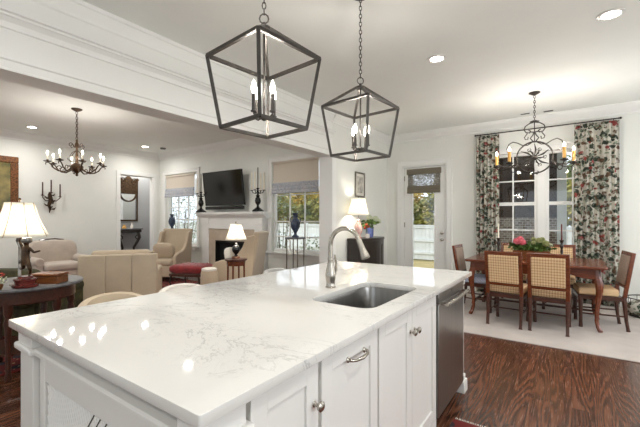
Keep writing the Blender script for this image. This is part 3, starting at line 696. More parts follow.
# ------------------------------------------------------------------ dining chandelier
t = thing('chandelier', 'black scrolled iron chandelier with amber candles over the dining table', 'chandelier', (-0.42, 5.70, H_C), math.radians(6))
MB().lathe([(0.07, 0), (0.07, -0.008), (0.04, -0.025), (0.01, -0.04)], n=24).build('canopy', iron_m, t)
chain(MB(), 0, 0, -0.38, -0.04, 0.045, 0.004, 0.011).build('chain', iron_m, t)
b = MB()
b.lathe([(0.006, -0.40), (0.06, -0.395), (0.015, -0.375), (0.006, -0.37)], n=16)
P3 = lambda pts: [(x, 0, z) for x, z in pts]
for s_ in (-1, 1):
    b.tube(P3([(0, -0.40), (s_*0.06, -0.415), (s_*0.11, -0.45), (s_*0.125, -0.495), (s_*0.10, -0.535), (s_*0.055, -0.545), (s_*0.045, -0.52), (s_*0.07, -0.505)]), 0.0075, 6)
    b.tube(P3([(s_*0.085, -0.55)]+[(s_*0.12, -0.60), (s_*0.11, -0.63), (s_*0.08, -0.635), (s_*0.075, -0.60)]), 0.0065, 6)
    b.tube(P3([(0, -0.53), (s_*0.02, -0.58), (s_*0.05, -0.62), (s_*0.02, -0.66), (0, -0.68)]), 0.0075, 6)
    b.tube(P3([(s_*0.02, -0.67), (s_*0.08, -0.71), (s_*0.14, -0.71), (s_*0.20, -0.67), (s_*0.26, -0.65), (s_*0.31, -0.68), (s_*0.335, -0.74), (s_*0.32, -0.80), (s_*0.285, -0.81), (s_*0.28, -0.78)]), 0.007, 6)
b.tube(P3([(-0.06, -0.53), (0, -0.54), (0.06, -0.53)]), 0.008, 6); b.tube(P3([(0, -0.37), (0, -0.67)]), 0.006, 6)
b.build('scroll_frame', iron_m, t)
b = MB(); cz = -0.885
b.tube([(0.215*math.cos(2*PI*k/40), 0, cz+0.215*math.sin(2*PI*k/40)) for k in range(41)], 0.010, 8, caps=False)
for k in range(12):
    a = 2*PI*k/12; L = 0.19 if k % 2 else 0.12
    b.tube([(0.03*math.cos(a), 0, cz+0.03*math.sin(a)), ((L*0.55)*math.cos(a-0.15), 0, cz+(L*0.55)*math.sin(a-0.15)), (L*math.cos(a), 0, cz+L*math.sin(a))], [0.006, 0.013, 0.004], 8)
    if k % 2 == 0:
        b.tube([((0.12+0.02*math.cos(q))*math.cos(a)-0.02*math.sin(q)*math.sin(a)*1.0, 0, cz+(0.12+0.02*math.cos(q))*math.sin(a)+0.02*math.sin(q)*math.cos(a)) for q in [2*PI*i/10 for i in range(10)]], 0.005, 6)
for s_ in (-1, 1):
    b.tube(P3([(s_*0.20, -0.95), (s_*0.28, -0.99), (s_*0.36, -1.0), (s_*0.42, -0.97), (s_*0.47, -0.96)]), 0.0075, 6)
    b.tube(P3([(0, -1.10)]+[(s_*0.03, -1.115), (s_*0.05, -1.09), (s_*0.035, -1.07)]), 0.0065, 6)
b.ball((0, 0, cz), 0.038, 8); b.build('medallion', iron_m, t)
for x, y in ((-0.47, 0.16), (-0.30, -0.17), (0.32, -0.20), (0.46, 0.18)):
    m = MB(); sx = math.copysign(1, x)
    m.tube([(sx*0.20, 0, -0.96), (x*0.75, y*0.5, -1.02), (x*0.95, y*0.9, -1.02), (x, y, -0.985)], 0.0075, 6)
    m.tube([(x*0.95, y*0.9, -1.02)]+[(x*0.95-sx*q*0.7, y*0.9, -1.05+w) for q, w in spiral(0.05, 0.0, 0.05, 0.015, 180, 470, 10)], 0.006, 6)
    m.lathe([(0.01, -0.012), (0.045, 0), (0.05, 0.010), (0.018, 0.012), (0.02, 0.03)], (x, y, -0.975), n=16)
    ar = m.build('arm', iron_m, t)
    MB().lathe([(0.020, 0), (0.020, 0.14), (0.014, 0.145)], (x, y, -0.945), n=14).build('candle_sleeve', amber_m, ar)
    bulb(t, (x, y, -0.80), CHANDELIER_POWER*2.8, 0.06, 0.015)

# ------------------------------------------------------------------ dining furniture
def dining_chair(label, loc, rz, seat_mat=check_m, back_mat=check_m):
    t = thing('dining_chair', label, 'chair', loc, rz, 'dining chairs around the table')
    w, d = 0.207, 0.23     # half sizes; front = +y
    MB().box(-w, w, -d+0.02, d, 0.345, 0.395).build('seat_frame', darkwood_m, t, bevel=0.004)
    MB().box(-w+0.008, w-0.008, -d+0.06, d-0.005, 0.395, 0.48).build('seat', seat_mat, t, bevel=0.022, seg=3)
    for s_ in (-1, 1):
        MB().tube([(s_*(w-0.022), -d+0.02, 0.40), (s_*(w-0.022), -d+0.01, 0.30), (s_*(w-0.024), -d-0.005, 0.12), (s_*(w-0.024), -d-0.02, 0.02), (s_*(w-0.024), -d-0.024, 0.0)], [0.027, 0.024, 0.018, 0.018, 0.022], 4 if False else 8).build('leg', darkwood_m, t)
        MB().tube([(s_*(w-0.024), d-0.026, 0.37), (s_*(w-0.024), d-0.026, 0.33), (s_*(w-0.026), d-0.03, 0.12), (s_*(w-0.028), d-0.03, 0.05), (s_*(w-0.028), d-0.03, 0.0)], [0.030, 0.026, 0.018, 0.020, 0.022], 8).build('leg', darkwood_m, t)
    # back frame leaning backwards
    th = math.radians(9); M = Matrix.Translation((0, -d+0.015, 0.385)) @ Matrix.Rotation(th, 4, 'X'); H = 0.54
    f = MB(); f.box(-w, -w+0.042, -0.02, 0.018, 0, H).box(w-0.042, w, -0.02, 0.018, 0, H).box(-w+0.042, w-0.042, -0.02, 0.018, H-0.045, H).box(-w+0.042, w-0.042, -0.02, 0.018, 0.115, 0.155)
    f.xf(M).build('back_frame', redwood_m, t, bevel=0.005)
    MB().box(-w+0.04, w-0.04, -0.028, 0.030, 0.153, H-0.043).xf(M).build('backrest', back_mat, t, bevel=0.010, seg=3)
    st = MB(); st.tube([(-w+0.024, -d-0.004, 0.17), (-w+0.024, d-0.03, 0.17)], 0.010, 6).tube([(w-0.024, -d-0.004, 0.17), (w-0.024, d-0.03, 0.17)], 0.010, 6).tube([(-w+0.024, 0, 0.17), (w-0.024, 0, 0.17)], 0.010, 6)
    st.build('stretcher', darkwood_m, t)
    return t
RZ = 0.012
ch = dining_chair('checked dining chair seen from behind, left of the near pair', (-0.66, 5.12, RZ), math.radians(-5))
dup(ch, 'checked dining chair seen from behind, right of the near pair', (-0.215, 5.12, RZ), math.radians(-2))
hc = dining_chair('taupe-backed dining chair at the right head of the table', (0.26, 5.62, RZ), math.radians(98), check_m, taupe_m)
dining_chair('dining chair with blue print cushion at the left head of the table', (-1.13, 5.66, RZ), math.radians(-92), blueblock_m, taupe_m)
dup(ch, 'far side dining chair behind the flowers, left one', (-0.76, 6.34, RZ), math.radians(180))
dup(ch, 'far side dining chair behind the right candlestick', (-0.16, 6.34, RZ), math.radians(180))

t = thing('dining_table', 'reddish wood dining table with curved cabriole legs', 'table', (-0.44, 5.70, RZ))
TX, TY = 0.77, 0.50
flat_shape([rrect(-TX, TX, -TY, TY, 0.04, 5)], 0.032, 0.008).xf(Matrix.Translation((0, 0, 0.728))).build('table_top', redwood_m, t)
a = MB(); ax, ay = TX-0.06, TY-0.055
sc = [(-ax, 0.728), (ax, 0.728), (ax, 0.61)]+[(ax-0.10-(2*ax-0.2)*i/20, 0.635+0.03*math.cos(2*PI*i/10)*-1) for i in range(21)]+[(-ax, 0.61)]
a.prism(sc, 'y', -ay, -ay+0.022); a.prism(sc, 'y', ay-0.022, ay)
a.box(-ax, -ax+0.022, -ay, ay, 0.62, 0.728).box(ax-0.022, ax, -ay, ay, 0.62, 0.728); a.build('apron', redwood_m, t, bevel=0.003)
for sx in (-1, 1):
    for sy in (-1, 1):
        px, py = sx*(ax-0.03), sy*(ay-0.03); o_ = [(0,0.72,.034),(0.0,0.64,.040),(0.022,0.55,.044),(0.025,0.48,.038),(0.012,0.36,.029),(-0.004,0.22,.023),(-0.006,0.12,.021),(0.012,0.05,.024),(0.035,0.015,.026),(0.040,0.0,.022)]
        MB().tube([(px+sx*q*0.8, py+sy*q*0.8, z) for q, z, r in o_], [r for q, z, r in o_], 8).build('leg', redwood_m, t)
s_ = MB(); s_.tube([(-ax+0.02, -ay+0.03, 0.15), (-ax+0.02, ay-0.03, 0.15)], 0.015, 6).tube([(ax-0.02, -ay+0.03, 0.15), (ax-0.02, ay-0.03, 0.15)], 0.015, 6).tube([(-ax+0.02, 0, 0.15), (ax-0.02, 0, 0.15)], 0.015, 6)
s_.build('stretcher', darkwood_m, t)
TZ = 0.772
# centrepiece
t = thing('flower_planter', 'long wooden planter of pink and green hydrangeas on the dining table', 'planter', (-0.46, 5.70, TZ), math.radians(4))
MB().hull8([(-0.20,-0.07,0),(0.20,-0.07,0),(0.20,0.07,0),(-0.20,0.07,0)], [(-0.22,-0.08,0.12),(0.22,-0.08,0.12),(0.22,0.08,0.12),(-0.22,0.08,0.12)]).build('trough', boxwood_m, t, bevel=0.004)
def leaf_cloud(n, c, r, size, sz=1.0):
    b = MB()
    for i in range(n):
        u = Vector((random.gauss(0,1), random.gauss(0,1), random.gauss(0,1))).normalized()*(random.uniform(0.45,1))
        p = Vector((c[0]+u.x*r[0], c[1]+u.y*r[1], c[2]+u.z*r[2]))
        d = Vector((random.gauss(0,1), random.gauss(0,1), random.gauss(0,.6))).normalized(); e_ = d.orthogonal().normalized(); e_.rotate(Matrix.Rotation(random.uniform(0, PI), 3, d)); s0 = size*random.uniform(0.6, 1.2)
        q = d.cross(e_)
        b.add([p, p+d*s0*0.5+e_*s0*0.3, p+d*s0, p+d*s0*0.5-e_*s0*0.3+q*s0*0.1], [(0,1,2,3)])
    return b
leaf_cloud(420, (0,0,0.17), (0.25,0.11,0.07), 0.07).build('foliage', leaf_m, t, smooth=False)
leaf_cloud(300, (0,0,0.13), (0.27,0.09,0.03), 0.03).build('moss', moss_m, t, smooth=False)
def bloom(c, r, m, parent, n=150):
    b = MB()
    for i in range(n):
        a_ = math.acos(1-1.6*(i+0.5)/n); p_ = i*2.399963; u = Vector((math.sin(a_)*math.cos(p_), math.sin(a_)*math.sin(p_), math.cos(a_))); p = Vector(c)+u*r*random.uniform(0.9,1.05)
        e1 = u.orthogonal().normalized()*r*0.16; e2 = u.cross(e1)
        b.add([p+e1, p+e2, p-e1, p-e2, p-u*0.01], [(0,1,4),(1,2,4),(2,3,4),(3,0,4)])
    b.ball(c, r*0.86, 8); return b.build('bloom', m, parent, smooth=False)
for c_, r_, m_ in (((-0.17,-0.05,0.24),0.050,pink_m), ((-0.10,-0.06,0.225),0.045,pink_m), ((-0.13,0.02,0.265),0.045,pink_m), ((0.03,-0.05,0.22),0.035,greenflower_m), ((0.09,-0.05,0.26),0.04,greenflower_m), ((0.17,-0.05,0.22),0.045,greenflower_m), ((0.13,0.03,0.27),0.035,greenflower_m), ((0.22,-0.02,0.20),0.03,whiteflower_m), ((0.03,0.03,0.27),0.03,greenflower_m)):
    bloom(c_, r_, m_, t)
def candlestick(label, loc, cm):
    t = thing('candlestick', label, 'candlestick', loc, 0, 'turned candlesticks on the dining table')
    MB().lathe([(0.045,0),(0.048,0.01),(0.02,0.03),(0.012,0.05),(0.022,0.075),(0.012,0.10),(0.018,0.13),(0.011,0.16),(0.024,0.20),(0.012,0.23),(0.020,0.26),(0.028,0.275),(0.012,0.28)], n=18).build('stem', ebony_m, t)
    MB().lathe([(0.010,0.28),(0.008,0.48),(0.0001,0.49)], n=12).build('taper_candle', cm, t); return t
candlestick('black turned candlestick with white taper, left of the flowers', (-0.87, 5.72, TZ), candle_m)
candlestick('black turned candlestick with red taper, right of the flowers', (-0.11, 5.62, TZ), marble_red_m)

# curtains and rod
def curtain(label, x0, x1, n):
    b = MB(); pts = []; K = n*12; zt_, zb_ = 2.80, 0.02; rows = [(zt_, 0.5), (2.6, 0.8), (1.6, 1.0), (0.6, 1.0), (zb_, 1.05)]
    vs = []
    for z, am in rows:
        for i in range(K+1):
            u = i/K; ph = 2*PI*n*u; y = 6.93-0.045*am*math.sin(ph)-0.012*math.sin(ph*2.3+z); x = x0+(x1-x0)*u+0.012*math.sin(ph*2)*am
            vs.append((x, y, z))
    W1 = K+1; fs = [(r*W1+i, r*W1+i+1, (r+1)*W1+i+1, (r+1)*W1+i) for r in range(len(rows)-1) for i in range(K)]
    b.add(vs, fs); o = b.build('curtain', floral_m); so = o.modifiers.new('s', 'SOLIDIFY'); so.thickness = 0.006
    return tag(o, label, 'curtain')
curtain('floral curtain panel left of the dining window', -1.41, -1.04, 6)
curtain('floral curtain panel right of the dining window', 0.03, 0.58, 8)
t = thing('curtain_rod', 'thin black curtain rod above the dining window', 'curtain rod', (-0.42, 6.93, 2.825))
MB().tube([(-1.0, 0, 0), (1.0, 0, 0)], 0.010, 10).build('rod', iron_m, t)
for s_ in (-1, 1):
    MB().ball((s_*1.01, 0, 0), 0.018, 8).build('finial', iron_m, t); MB().tube([(s_*0.93, 0, -0.01), (s_*0.93, 0.12, -0.01)], 0.006, 6).build('bracket', iron_m, t)
b = MB()
for x0, x1 in ((-1.40, -1.05), (0.04, 0.57)):
    for i in range(7):
        x = x0+(x1-x0)*i/6+0.42; b.tube([(x, 0.016*math.cos(2*PI*k/10), 0.0+0.016*math.sin(2*PI*k/10)) for k in range(11)], 0.002, 5, caps=False)
b.build('rings', iron_m, t)

# dog bed / floral basket by the wall
t = thing('pet_bed', 'floral print pet bed with dark wire rail behind the right head chair', 'pet bed', (0.98, 6.50, 0.012))
MB().pillow((0, 0, 0.10), 0.72, 0.5, 0.19, 10).build('cushion', floral_m, t)
b = MB(); q = [(0.37*math.cos(2*PI*k/28), 0.27*math.sin(2*PI*k/28)) for k in range(29)]
for z in (0.012, 0.24): b.tube([(x, y, z) for x, y in q], 0.008, 6, caps=False)
for k in range(0, 28, 2): b.tube([(q[k][0], q[k][1], 0.012), (q[k][0], q[k][1], 0.24)], 0.004, 5)
b.build('wire_frame', iron_m, t)

# woven shade on the door
def roman(label, x0, x1, z0, z1, y, m1, m2, folds, fold_h, fabric_label=None):
    t = thing('roman_shade', label, 'window shade', ((x0+x1)/2, y, z0)); w = (x1-x0)/2; H = z1-z0
    MB().box(-w, w, -0.012, -0.006, fold_h*0.8, H-0.02).build('fabric', m1, t, smooth=False)
    MB().box(-w-0.004, w+0.004, -0.03, -0.001, H-0.05, H).build('headrail', m1, t, bevel=0.003)
    b = MB()
    for i in range(folds):
        za = fold_h*i/folds; zb_ = fold_h*(i+1.25)/folds; o_ = 0.05-0.009*i
        b.prism([(-o_, za), (-o_-0.012, za+0.012), (-o_*0.6-0.012, zb_), (-0.013, zb_), (-0.013, za)], 'x', -w-0.004, w+0.004)
    b.build('folded_hem', m2, t, bevel=0.003); return t
t = roman('olive-grey woven shade on the glass door', -2.755, -2.10, 1.84, 2.33, Y_BACK+0.03, sheer_m, woven_m, 2, 0.13)
MB().box(-0.345, 0.345, -0.042, -0.001, 0.38, 0.49).build('valance', woven_m, t, bevel=0.004)
roman('beige roman shade with blue patterned hem, right of the fireplace', -4.93, -3.81, 1.82, 2.465, Y_TV-0.024, roman_m, border_m, 3, 0.20)
roman('beige roman shade with blue hem, left of the fireplace', -8.70, -7.50, 1.88, 2.44, Y_TV-0.024, roman_m, border_m, 3, 0.20)

# ------------------------------------------------------------------ dark cabinet with lamp beside the door
t = thing('demilune_cabinet', 'dark carved side cabinet against the return wall', 'cabinet', (-3.02, 5.83, 0))
pr = [(-0.17, -0.46), (0.08, -0.46), (0.11, -0.41), (0.13, -0.27), (0.18, -0.13), (0.185, 0.0), (0.18, 0.13), (0.13, 0.27), (0.11, 0.41), (0.08, 0.46), (-0.17, 0.46)]
MB().prism(pr, 'z', 0.12, 0.94).build('body', ebony_m, t, bevel=0.004)
big = [(x*1.06 if x > 0 else x, y*1.04) for x, y in pr]
MB().prism(big, 'z', 0.94, 0.985).prism(big, 'z', 0.10, 0.13).build('top', ebony_m, t, bevel=0.008, seg=3)
def arched(w, z0, z1): return [(-w, z0), (w, z0), (w, z1-w)]+arc(0, z1-w, w, 0, 180, 8)[1:]
for (xa, ya_), (xb, yb_) in (((0.13,-0.24),(0.183,-0.02)), ((0.183,0.02),(0.13,0.24)), ((0.108,-0.37),(0.13,-0.25)), ((0.13,0.25),(0.108,0.37))):
    L = math.hypot(xb-xa, yb_-ya_); ang = math.atan2(yb_-ya_, xb-xa)
    M = Matrix.Translation(((xa+xb)/2, (ya_+yb_)/2, 0)) @ Matrix.Rotation(ang, 4, 'Z')
    MB().prism(arched(L*0.36, 0.2, 0.86), 'y', -0.014, 0.004).xf(M).build('door', ebony_m, t, bevel=0.004)
MB().prism([(-0.10, 0.22), (0.04, 0.22), (0.04, 0.86), (-0.10, 0.86)], 'y', -0.47, -0.46).build('side_panel', ebony_m, t, bevel=0.004)
for x, y in ((-0.14,-0.37),(0.07,-0.37),(-0.14,0.37),(0.07,0.37)): MB().lathe([(0.02,0),(0.03,0.03),(0.025,0.07),(0.035,0.11)], (x, y, 0), n=12).build('foot', ebony_m, t)

def lampshade(b, rb, rt, h, z, n=24, bell=0.0, corners=0):
    prof = [(rb-(rb-rt)*(k/6)**(1-bell*0.5), z+h*k/6) for k in range(7)]; return b.lathe(prof+[(r-0.003, zz) for r, zz in reversed(prof)], n=n)
def shade(parent, rb, rt, h, z, m=shade_m, bell=0.6, ribs=8, seams=False):
    prof = [(rt+(rb-rt)*(1-k/8)**(1+bell), z+h*k/8) for k in range(9)]
    b = MB(); n = 32; vs = []
    for r, zz in prof:
        for k in range(n):
            a = 2*PI*k/n; rr = r*(1+0.035*abs(math.cos(a*ribs/2))); vs.append((rr*math.cos(a), rr*math.sin(a), zz))
    b.add(vs, [(i*n+k, i*n+(k+1)%n, (i+1)*n+(k+1)%n, (i+1)*n+k) for i in range(8) for k in range(n)])
    o = b.build('lamp_shade', m, parent); so = o.modifiers.new('s', 'SOLIDIFY'); so.thickness = 0.003
    if seams:
        s_ = MB()
        for k in range(ribs):
            a = 2*PI*(k+0.0)/ribs; s_.tube([((r*1.04)*math.cos(a), (r*1.04)*math.sin(a), zz) for r, zz in prof], 0.0035, 5)
        s_.build('piping', tanfab_m, parent)
    f = MB(); f.tube([(0,0,z-0.05), (0,0,z+h+0.02)], 0.004, 6); f.ball((0,0,z+h+0.03), 0.012, 6); f.tube([(-rt,0,z+h-0.005),(rt,0,z+h-0.005)], 0.002, 4)
    f.build('finial', bronze_m, parent)
    MB().ball((0, 0, z+h*0.45), 0.028, 8, 1.3).build('bulb', bulb_m, parent); plight('bulb_light', (0.045, 0, z+h*0.45), LAMP_POWER, parent, 0.05, (1.0, 0.94, 0.84))
t = thing('table_lamp', 'white-shaded porcelain lamp on the dark cabinet', 'lamp', (-3.03, 5.47, 0.985))
MB().lathe([(0.06,0),(0.062,0.015),(0.045,0.03),(0.04,0.05),(0.065,0.10),(0.075,0.15),(0.068,0.21),(0.04,0.26),(0.025,0.29),(0.03,0.31),(0.012,0.33)], n=24).build('base', simple('painted_porcelain', (222,214,206), 0.2, nscale=22, c2=(196,96,84)), t)
shade(t, 0.185, 0.12, 0.29, 0.40)
t = thing('flower_vase', 'blue patterned vase with white flowers on the dark cabinet', 'vase', (-3.0, 5.84, 0.985))
MB().lathe([(0.045,0),(0.062,0.01),(0.07,0.05),(0.07,0.16),(0.062,0.185),(0.066,0.20)], n=20).build('vase', simple('blue_red_porcelain', (44,62,130), 0.2, nscale=30, c2=(110,120,170)), t)
leaf_cloud(90, (0,0,0.26), (0.13,0.13,0.08), 0.09).build('foliage', leaf_m, t, smooth=False)
for c_ in ((0.05,0.08,0.33),(-0.04,0.12,0.30),(0.0,-0.02,0.36),(0.08,0.18,0.29),(0.02,0.2,0.34)): bloom(c_, 0.055, whiteflower_m, t, 90)
t = thing('red_blossom_sprig', 'small red and white blossoms in a white pot beside the lamp', 'flowers', (-2.93, 5.62, 0.985))
MB().lathe([(0.03,0),(0.042,0.03),(0.035,0.07),(0.038,0.075)], n=16).build('pot', white_fab_m, t)
b = MB()
for i in range(5): b.tube([(0,0,0.06),(random.uniform(-.02,.02), -0.02, 0.14),(random.uniform(-.05,.05), random.uniform(-.07,.02), 0.2+0.02*i)], 0.003, 5)
b.build('stem', leaf_m, t)
for c_ in ((0.0,-0.04,0.24),(0.02,-0.01,0.20),(-0.02,-0.06,0.18)): bloom(c_, 0.028, redflower_m, t, 40)
def picture(name, label, w, h, loc, rz, fm, am, fw=0.03, matw=0.0, cat='picture'):
    t = thing(name, label, cat, loc, rz); b = MB(); d = 0.03     # faces local -y
    b.prism([(0,0),(0,0)], 'x', 0, 0) if False else None
    b.box(-w/2, w/2, -d, 0, -h/2, -h/2+fw).box(-w/2, w/2, -d, 0, h/2-fw, h/2).box(-w/2, -w/2+fw, -d, 0, -h/2+fw, h/2-fw).box(w/2-fw, w/2, -d, 0, -h/2+fw, h/2-fw)
    b.build('frame', fm, t, bevel=fw*0.3, seg=3)
    iw, ih = w/2-fw, h/2-fw
    if matw:
        MB().box(-iw, iw, -0.014, -0.006, -ih, ih).build('mat_board', matboard_m, t, smooth=False); iw -= matw; ih -= matw
    MB().box(-iw, iw, -0.018, -0.010 if not matw else -0.0135, -ih, ih).build('canvas', am, t, smooth=False); return t
picture('framed_print', 'small silver-framed print above the white-shaded cabinet lamp', 0.36, 0.46, (X_SIDE+0.001, 5.83, 1.95), math.radians(90), pewterframe_m, print_m, 0.03, 0.05)

# ------------------------------------------------------------------ fireplace wall
t = thing('fireplace', 'white mantel fireplace with tan stone surround and black firebox', 'fireplace', (-6.08, Y_TV, 0))
b = MB(); b.box(-0.96, -0.74, -0.16, 0, 0, 1.34).box(0.74, 0.96, -0.16, 0, 0, 1.34).box(-0.74, 0.74, -0.16, 0, 1.10, 1.34)
b.box(-0.975, -0.725, -0.175, 0, 0, 0.16).box(0.725, 0.975, -0.175, 0, 0, 0.16).box(-0.975, -0.73, -0.175, 0, 1.20, 1.34).box(0.73, 0.975, -0.175, 0, 1.20, 1.34)
b.build('mantel', trim_m, t, bevel=0.004)
b = MB(); b.prism([(0,1.34),(-0.165,1.34),(-0.175,1.36),(-0.20,1.385),(-0.235,1.41),(-0.235,1.425),(-0.26,1.43),(-0.26,1.47),(0,1.47)], 'x', -1.07, 1.07); b.build('mantel_shelf', trim_m, t)
b = MB(); b.box(-0.74, -0.52, -0.14, -0.10, 0, 1.10).box(0.52, 0.74, -0.14, -0.10, 0, 1.10).box(-0.52, 0.52, -0.14, -0.10, 0.84, 1.10); b.build('stone_surround', tan_m, t, bevel=0.002)
b = MB(); b.box(-0.52, 0.52, -0.03, -0.005, 0, 0.84).box(-0.54, -0.52, -0.12, -0.005, 0, 0.84).box(0.52, 0.54, -0.12, -0.005, 0, 0.84).box(-0.52, 0.52, -0.12, -0.005, 0.84, 0.86); b.build('firebox', matte_m, t)
b = MB()
for k in range(4): b.tube([(-0.3+k*0.05, -0.06-0.008*k, 0.10+0.045*k), (0.3-k*0.04, -0.065, 0.11+0.04*k)], 0.03, 8)
b.build('log', bark_m, t)
MB().box(-0.52, 0.52, -0.135, -0.125, 0.80, 0.84).box(-0.52, -0.49, -0.135, -0.125, 0, 0.80).box(0.49, 0.52, -0.135, -0.125, 0, 0.80).build('fire_screen_frame', black_m, t)
MB().box(-0.72, 0.72, -0.45, -0.18, 0, 0.03).build('hearth', tan_m, t, bevel=0.004)
# tv
t = thing('television', 'flat black television tilted above the mantel', 'television', (-6.28, 5.28, 1.62)); th = math.radians(7)
M = Matrix.Rotation(th, 4, 'X')
MB().box(-0.64, 0.64, -0.02, 0.025, 0, 0.755).xf(M).build('bezel', black_m, t, bevel=0.004); MB().box(-0.625, 0.625, -0.0215, -0.019, 0.018, 0.74).xf(M).build('screen', screen_m, t, smooth=False)
MB().box(-0.15, 0.15, 0.02, 0.13, 0.25, 0.5).build('wall_bracket', black_m, t)
tag(MB().box(-0.62, 0.62, -0.03, 0.03, -0.035, 0.035).build('soundbar', black_m, bevel=0.012, seg=3, loc=(-6.26, 5.25, 1.565)), 'black soundbar just under the television', 'soundbar')
def candelabra(label, loc):
    t = thing('candelabra', label, 'candelabra', loc, math.radians(20), 'black candelabras on the mantel')
    MB().lathe([(0.12,0),(0.12,0.02),(0.09,0.045),(0.07,0.06),(0.03,0.09),(0.02,0.13),(0.05,0.17),(0.062,0.21),(0.05,0.27),(0.03,0.30),(0.045,0.32),(0.02,0.345),(0.015,0.40),(0.03,0.42),(0.012,0.44)], n=20, a0=0).build('stem', black_m, t)
    tips = []
    b = MB()
    for k in range(4):
        a = k*PI/2; R_ = 0.135; b.tube([(0,0,0.40),(0.05*math.cos(a),0.05*math.sin(a),0.37),(0.11*math.cos(a),0.11*math.sin(a),0.385),(R_*math.cos(a),R_*math.sin(a),0.43)], 0.008, 6)
        b.lathe([(0.008,0),(0.034,0.01),(0.034,0.016),(0.014,0.02)], (R_*math.cos(a),R_*math.sin(a),0.42), n=12); tips.append((R_*math.cos(a), R_*math.sin(a), 0.44, 0.36))
    b.lathe([(0.012,0.44),(0.034,0.47),(0.034,0.476),(0.014,0.48)], n=12); b.build('arms', black_m, t); tips.append((0, 0, 0.48, 0.42))
    for x, y, z, h in tips: MB().lathe([(0.013,0),(0.012,h-0.01),(0.0001,h)], (x,y,z), n=10).build('candle', candle_m if abs(x) > 0.1 or abs(y) > 0.13 else pewterframe_m, t)
    return t
candelabra('black candelabra with tall candles at the left end of the mantel', (-7.05, 5.235, 1.47))
candelabra('black candelabra with tall candles at the right end of the mantel', (-5.215, 5.235, 1.47))

def urn(label, loc, s=1.0):
    t = thing('urn', label, 'vase', loc, 0, 'dark blue urns by the living room windows')
    MB().lathe([(r*s, z*s) for r, z in [(0.065,0),(0.065,0.02),(0.03,0.045),(0.025,0.08),(0.05,0.12),(0.085,0.19),(0.09,0.25),(0.075,0.31),(0.04,0.35),(0.035,0.39),(0.055,0.43),(0.058,0.44)]], n=22).build('body', blue_ceramic_m, t)
    b = MB()
    for k in (-1, 1): b.tube([(k*0.085*s,0,0.25*s),(k*0.12*s,0,0.29*s),(k*0.11*s,0,0.35*s),(k*0.045*s,0,0.38*s)], 0.008*s, 6)
    b.build('handles', blue_ceramic_m, t); return t
def plant_stand(label, loc, h, w=0.155):
    t = thing('plant_stand', label, 'plant stand', loc, math.radians(8), 'tall thin-legged stands by the living room windows')
    MB().lathe([(w*1.15,h-0.035),(w*1.25,h-0.03),(w*1.25,h-0.005),(w*1.15,h)], n=4, a0=PI/4).build('top', grey_stone_m, t, smooth=False)
    for sx in (-1,1):
        for sy in (-1,1): MB().tube([(sx*w*0.75,sy*w*0.75,0),(sx*w*0.72,sy*w*0.72,h-0.03)], 0.012, 6).build('leg', pewterframe_m, t)
    MB().box(-w*0.7,w*0.7,-w*0.7,w*0.7,0.2,0.215).build('shelf', pewterframe_m, t); return t
plant_stand('thin grey metal stand in front of the right window', (-4.13, 5.10, 0), 0.99); urn('dark blue urn on the stand at the right window', (-4.13, 5.10, 0.99))
plant_stand('thin grey metal stand behind the left wing chair', (-8.03, 5.12, 0), 1.04); urn('dark blue urn at the left window behind the wing chair', (-8.03, 5.12, 1.04), 0.9)

# ------------------------------------------------------------------ living room seating
def wing_chair(label, loc, rz, hgt=1.10, m=tanfab_m):
    t = thing('wing_chair', label, 'armchair', loc, rz, 'tan wing chairs by the fireplace')
    w = 0.36
    MB().box(-w+0.05, w-0.05, -0.33, 0.36, 0.10, 0.34).build('base', m, t, bevel=0.02)
    MB().box(-w+0.085, w-0.085, -0.26, 0.38, 0.34, 0.47).build('seat_cushion', m, t, bevel=0.045, seg=4)
    M = Matrix.Translation((0, -0.30, 0.30)) @ Matrix.Rotation(math.radians(11), 4, 'X')
    MB().hull8([(-w+0.05,-0.07,0),(w-0.05,-0.07,0),(w-0.05,0.06,0),(-w+0.05,0.06,0)], [(-w+0.02,-0.05,hgt-0.30),(w-0.02,-0.05,hgt-0.30),(w-0.02,0.045,hgt-0.30),(-w+0.02,0.045,hgt-0.30)]).xf(M).build('backrest', m, t, bevel=0.03, seg=3)
    for s_ in (-1, 1):
        pf = [(-0.36,0.10),(0.30,0.10),(0.34,0.20),(0.34,0.50),(0.30,0.56),(0.18,0.60),(0.02,0.62),(-0.10,0.68),(-0.20,0.82),(-0.28,hgt*0.92),(-0.44,hgt*0.95),(-0.41,0.6)]
        MB().prism([(y, z) for y, z in pf], 'x', s_*(w-0.01), s_*(w-0.085)).build('arm', m, t, bevel=0.02, seg=3)
    for sx in (-1, 1):
        for sy in (-0.30, 0.30): MB().tube([(sx*(w-0.08), sy, 0.11),(sx*(w-0.07), sy*1.04, 0.0)], [0.022, 0.014], 8).build('leg', darkwood_m, t)
    return t
wing_chair('tan high-back armchair in front of the left window', (-7.19, 4.49, 0.012), math.radians(-150))
wing_chair('tan high-back armchair right of the fireplace, seen side on', (-4.95, 4.46, 0.012), math.radians(118))
tag(MB().pillow((0,0,0), 0.46, 0.16, 0.34, 10).build('cushion', tanfab_m, loc=(-7.13, 4.36, 0.645), rot=(math.radians(-14), 0, math.radians(-150+0))), 'tan lumbar cushion on the left high-back armchair', 'cushion')
tag(MB().pillow((0,0,0), 0.40, 0.15, 0.32, 10).build('cushion', white_fab_m, loc=(-5.05, 4.40, 0.65), rot=(math.radians(-14), math.radians(6), math.radians(118))), 'white cushion on the armchair behind the small lamp', 'cushion')

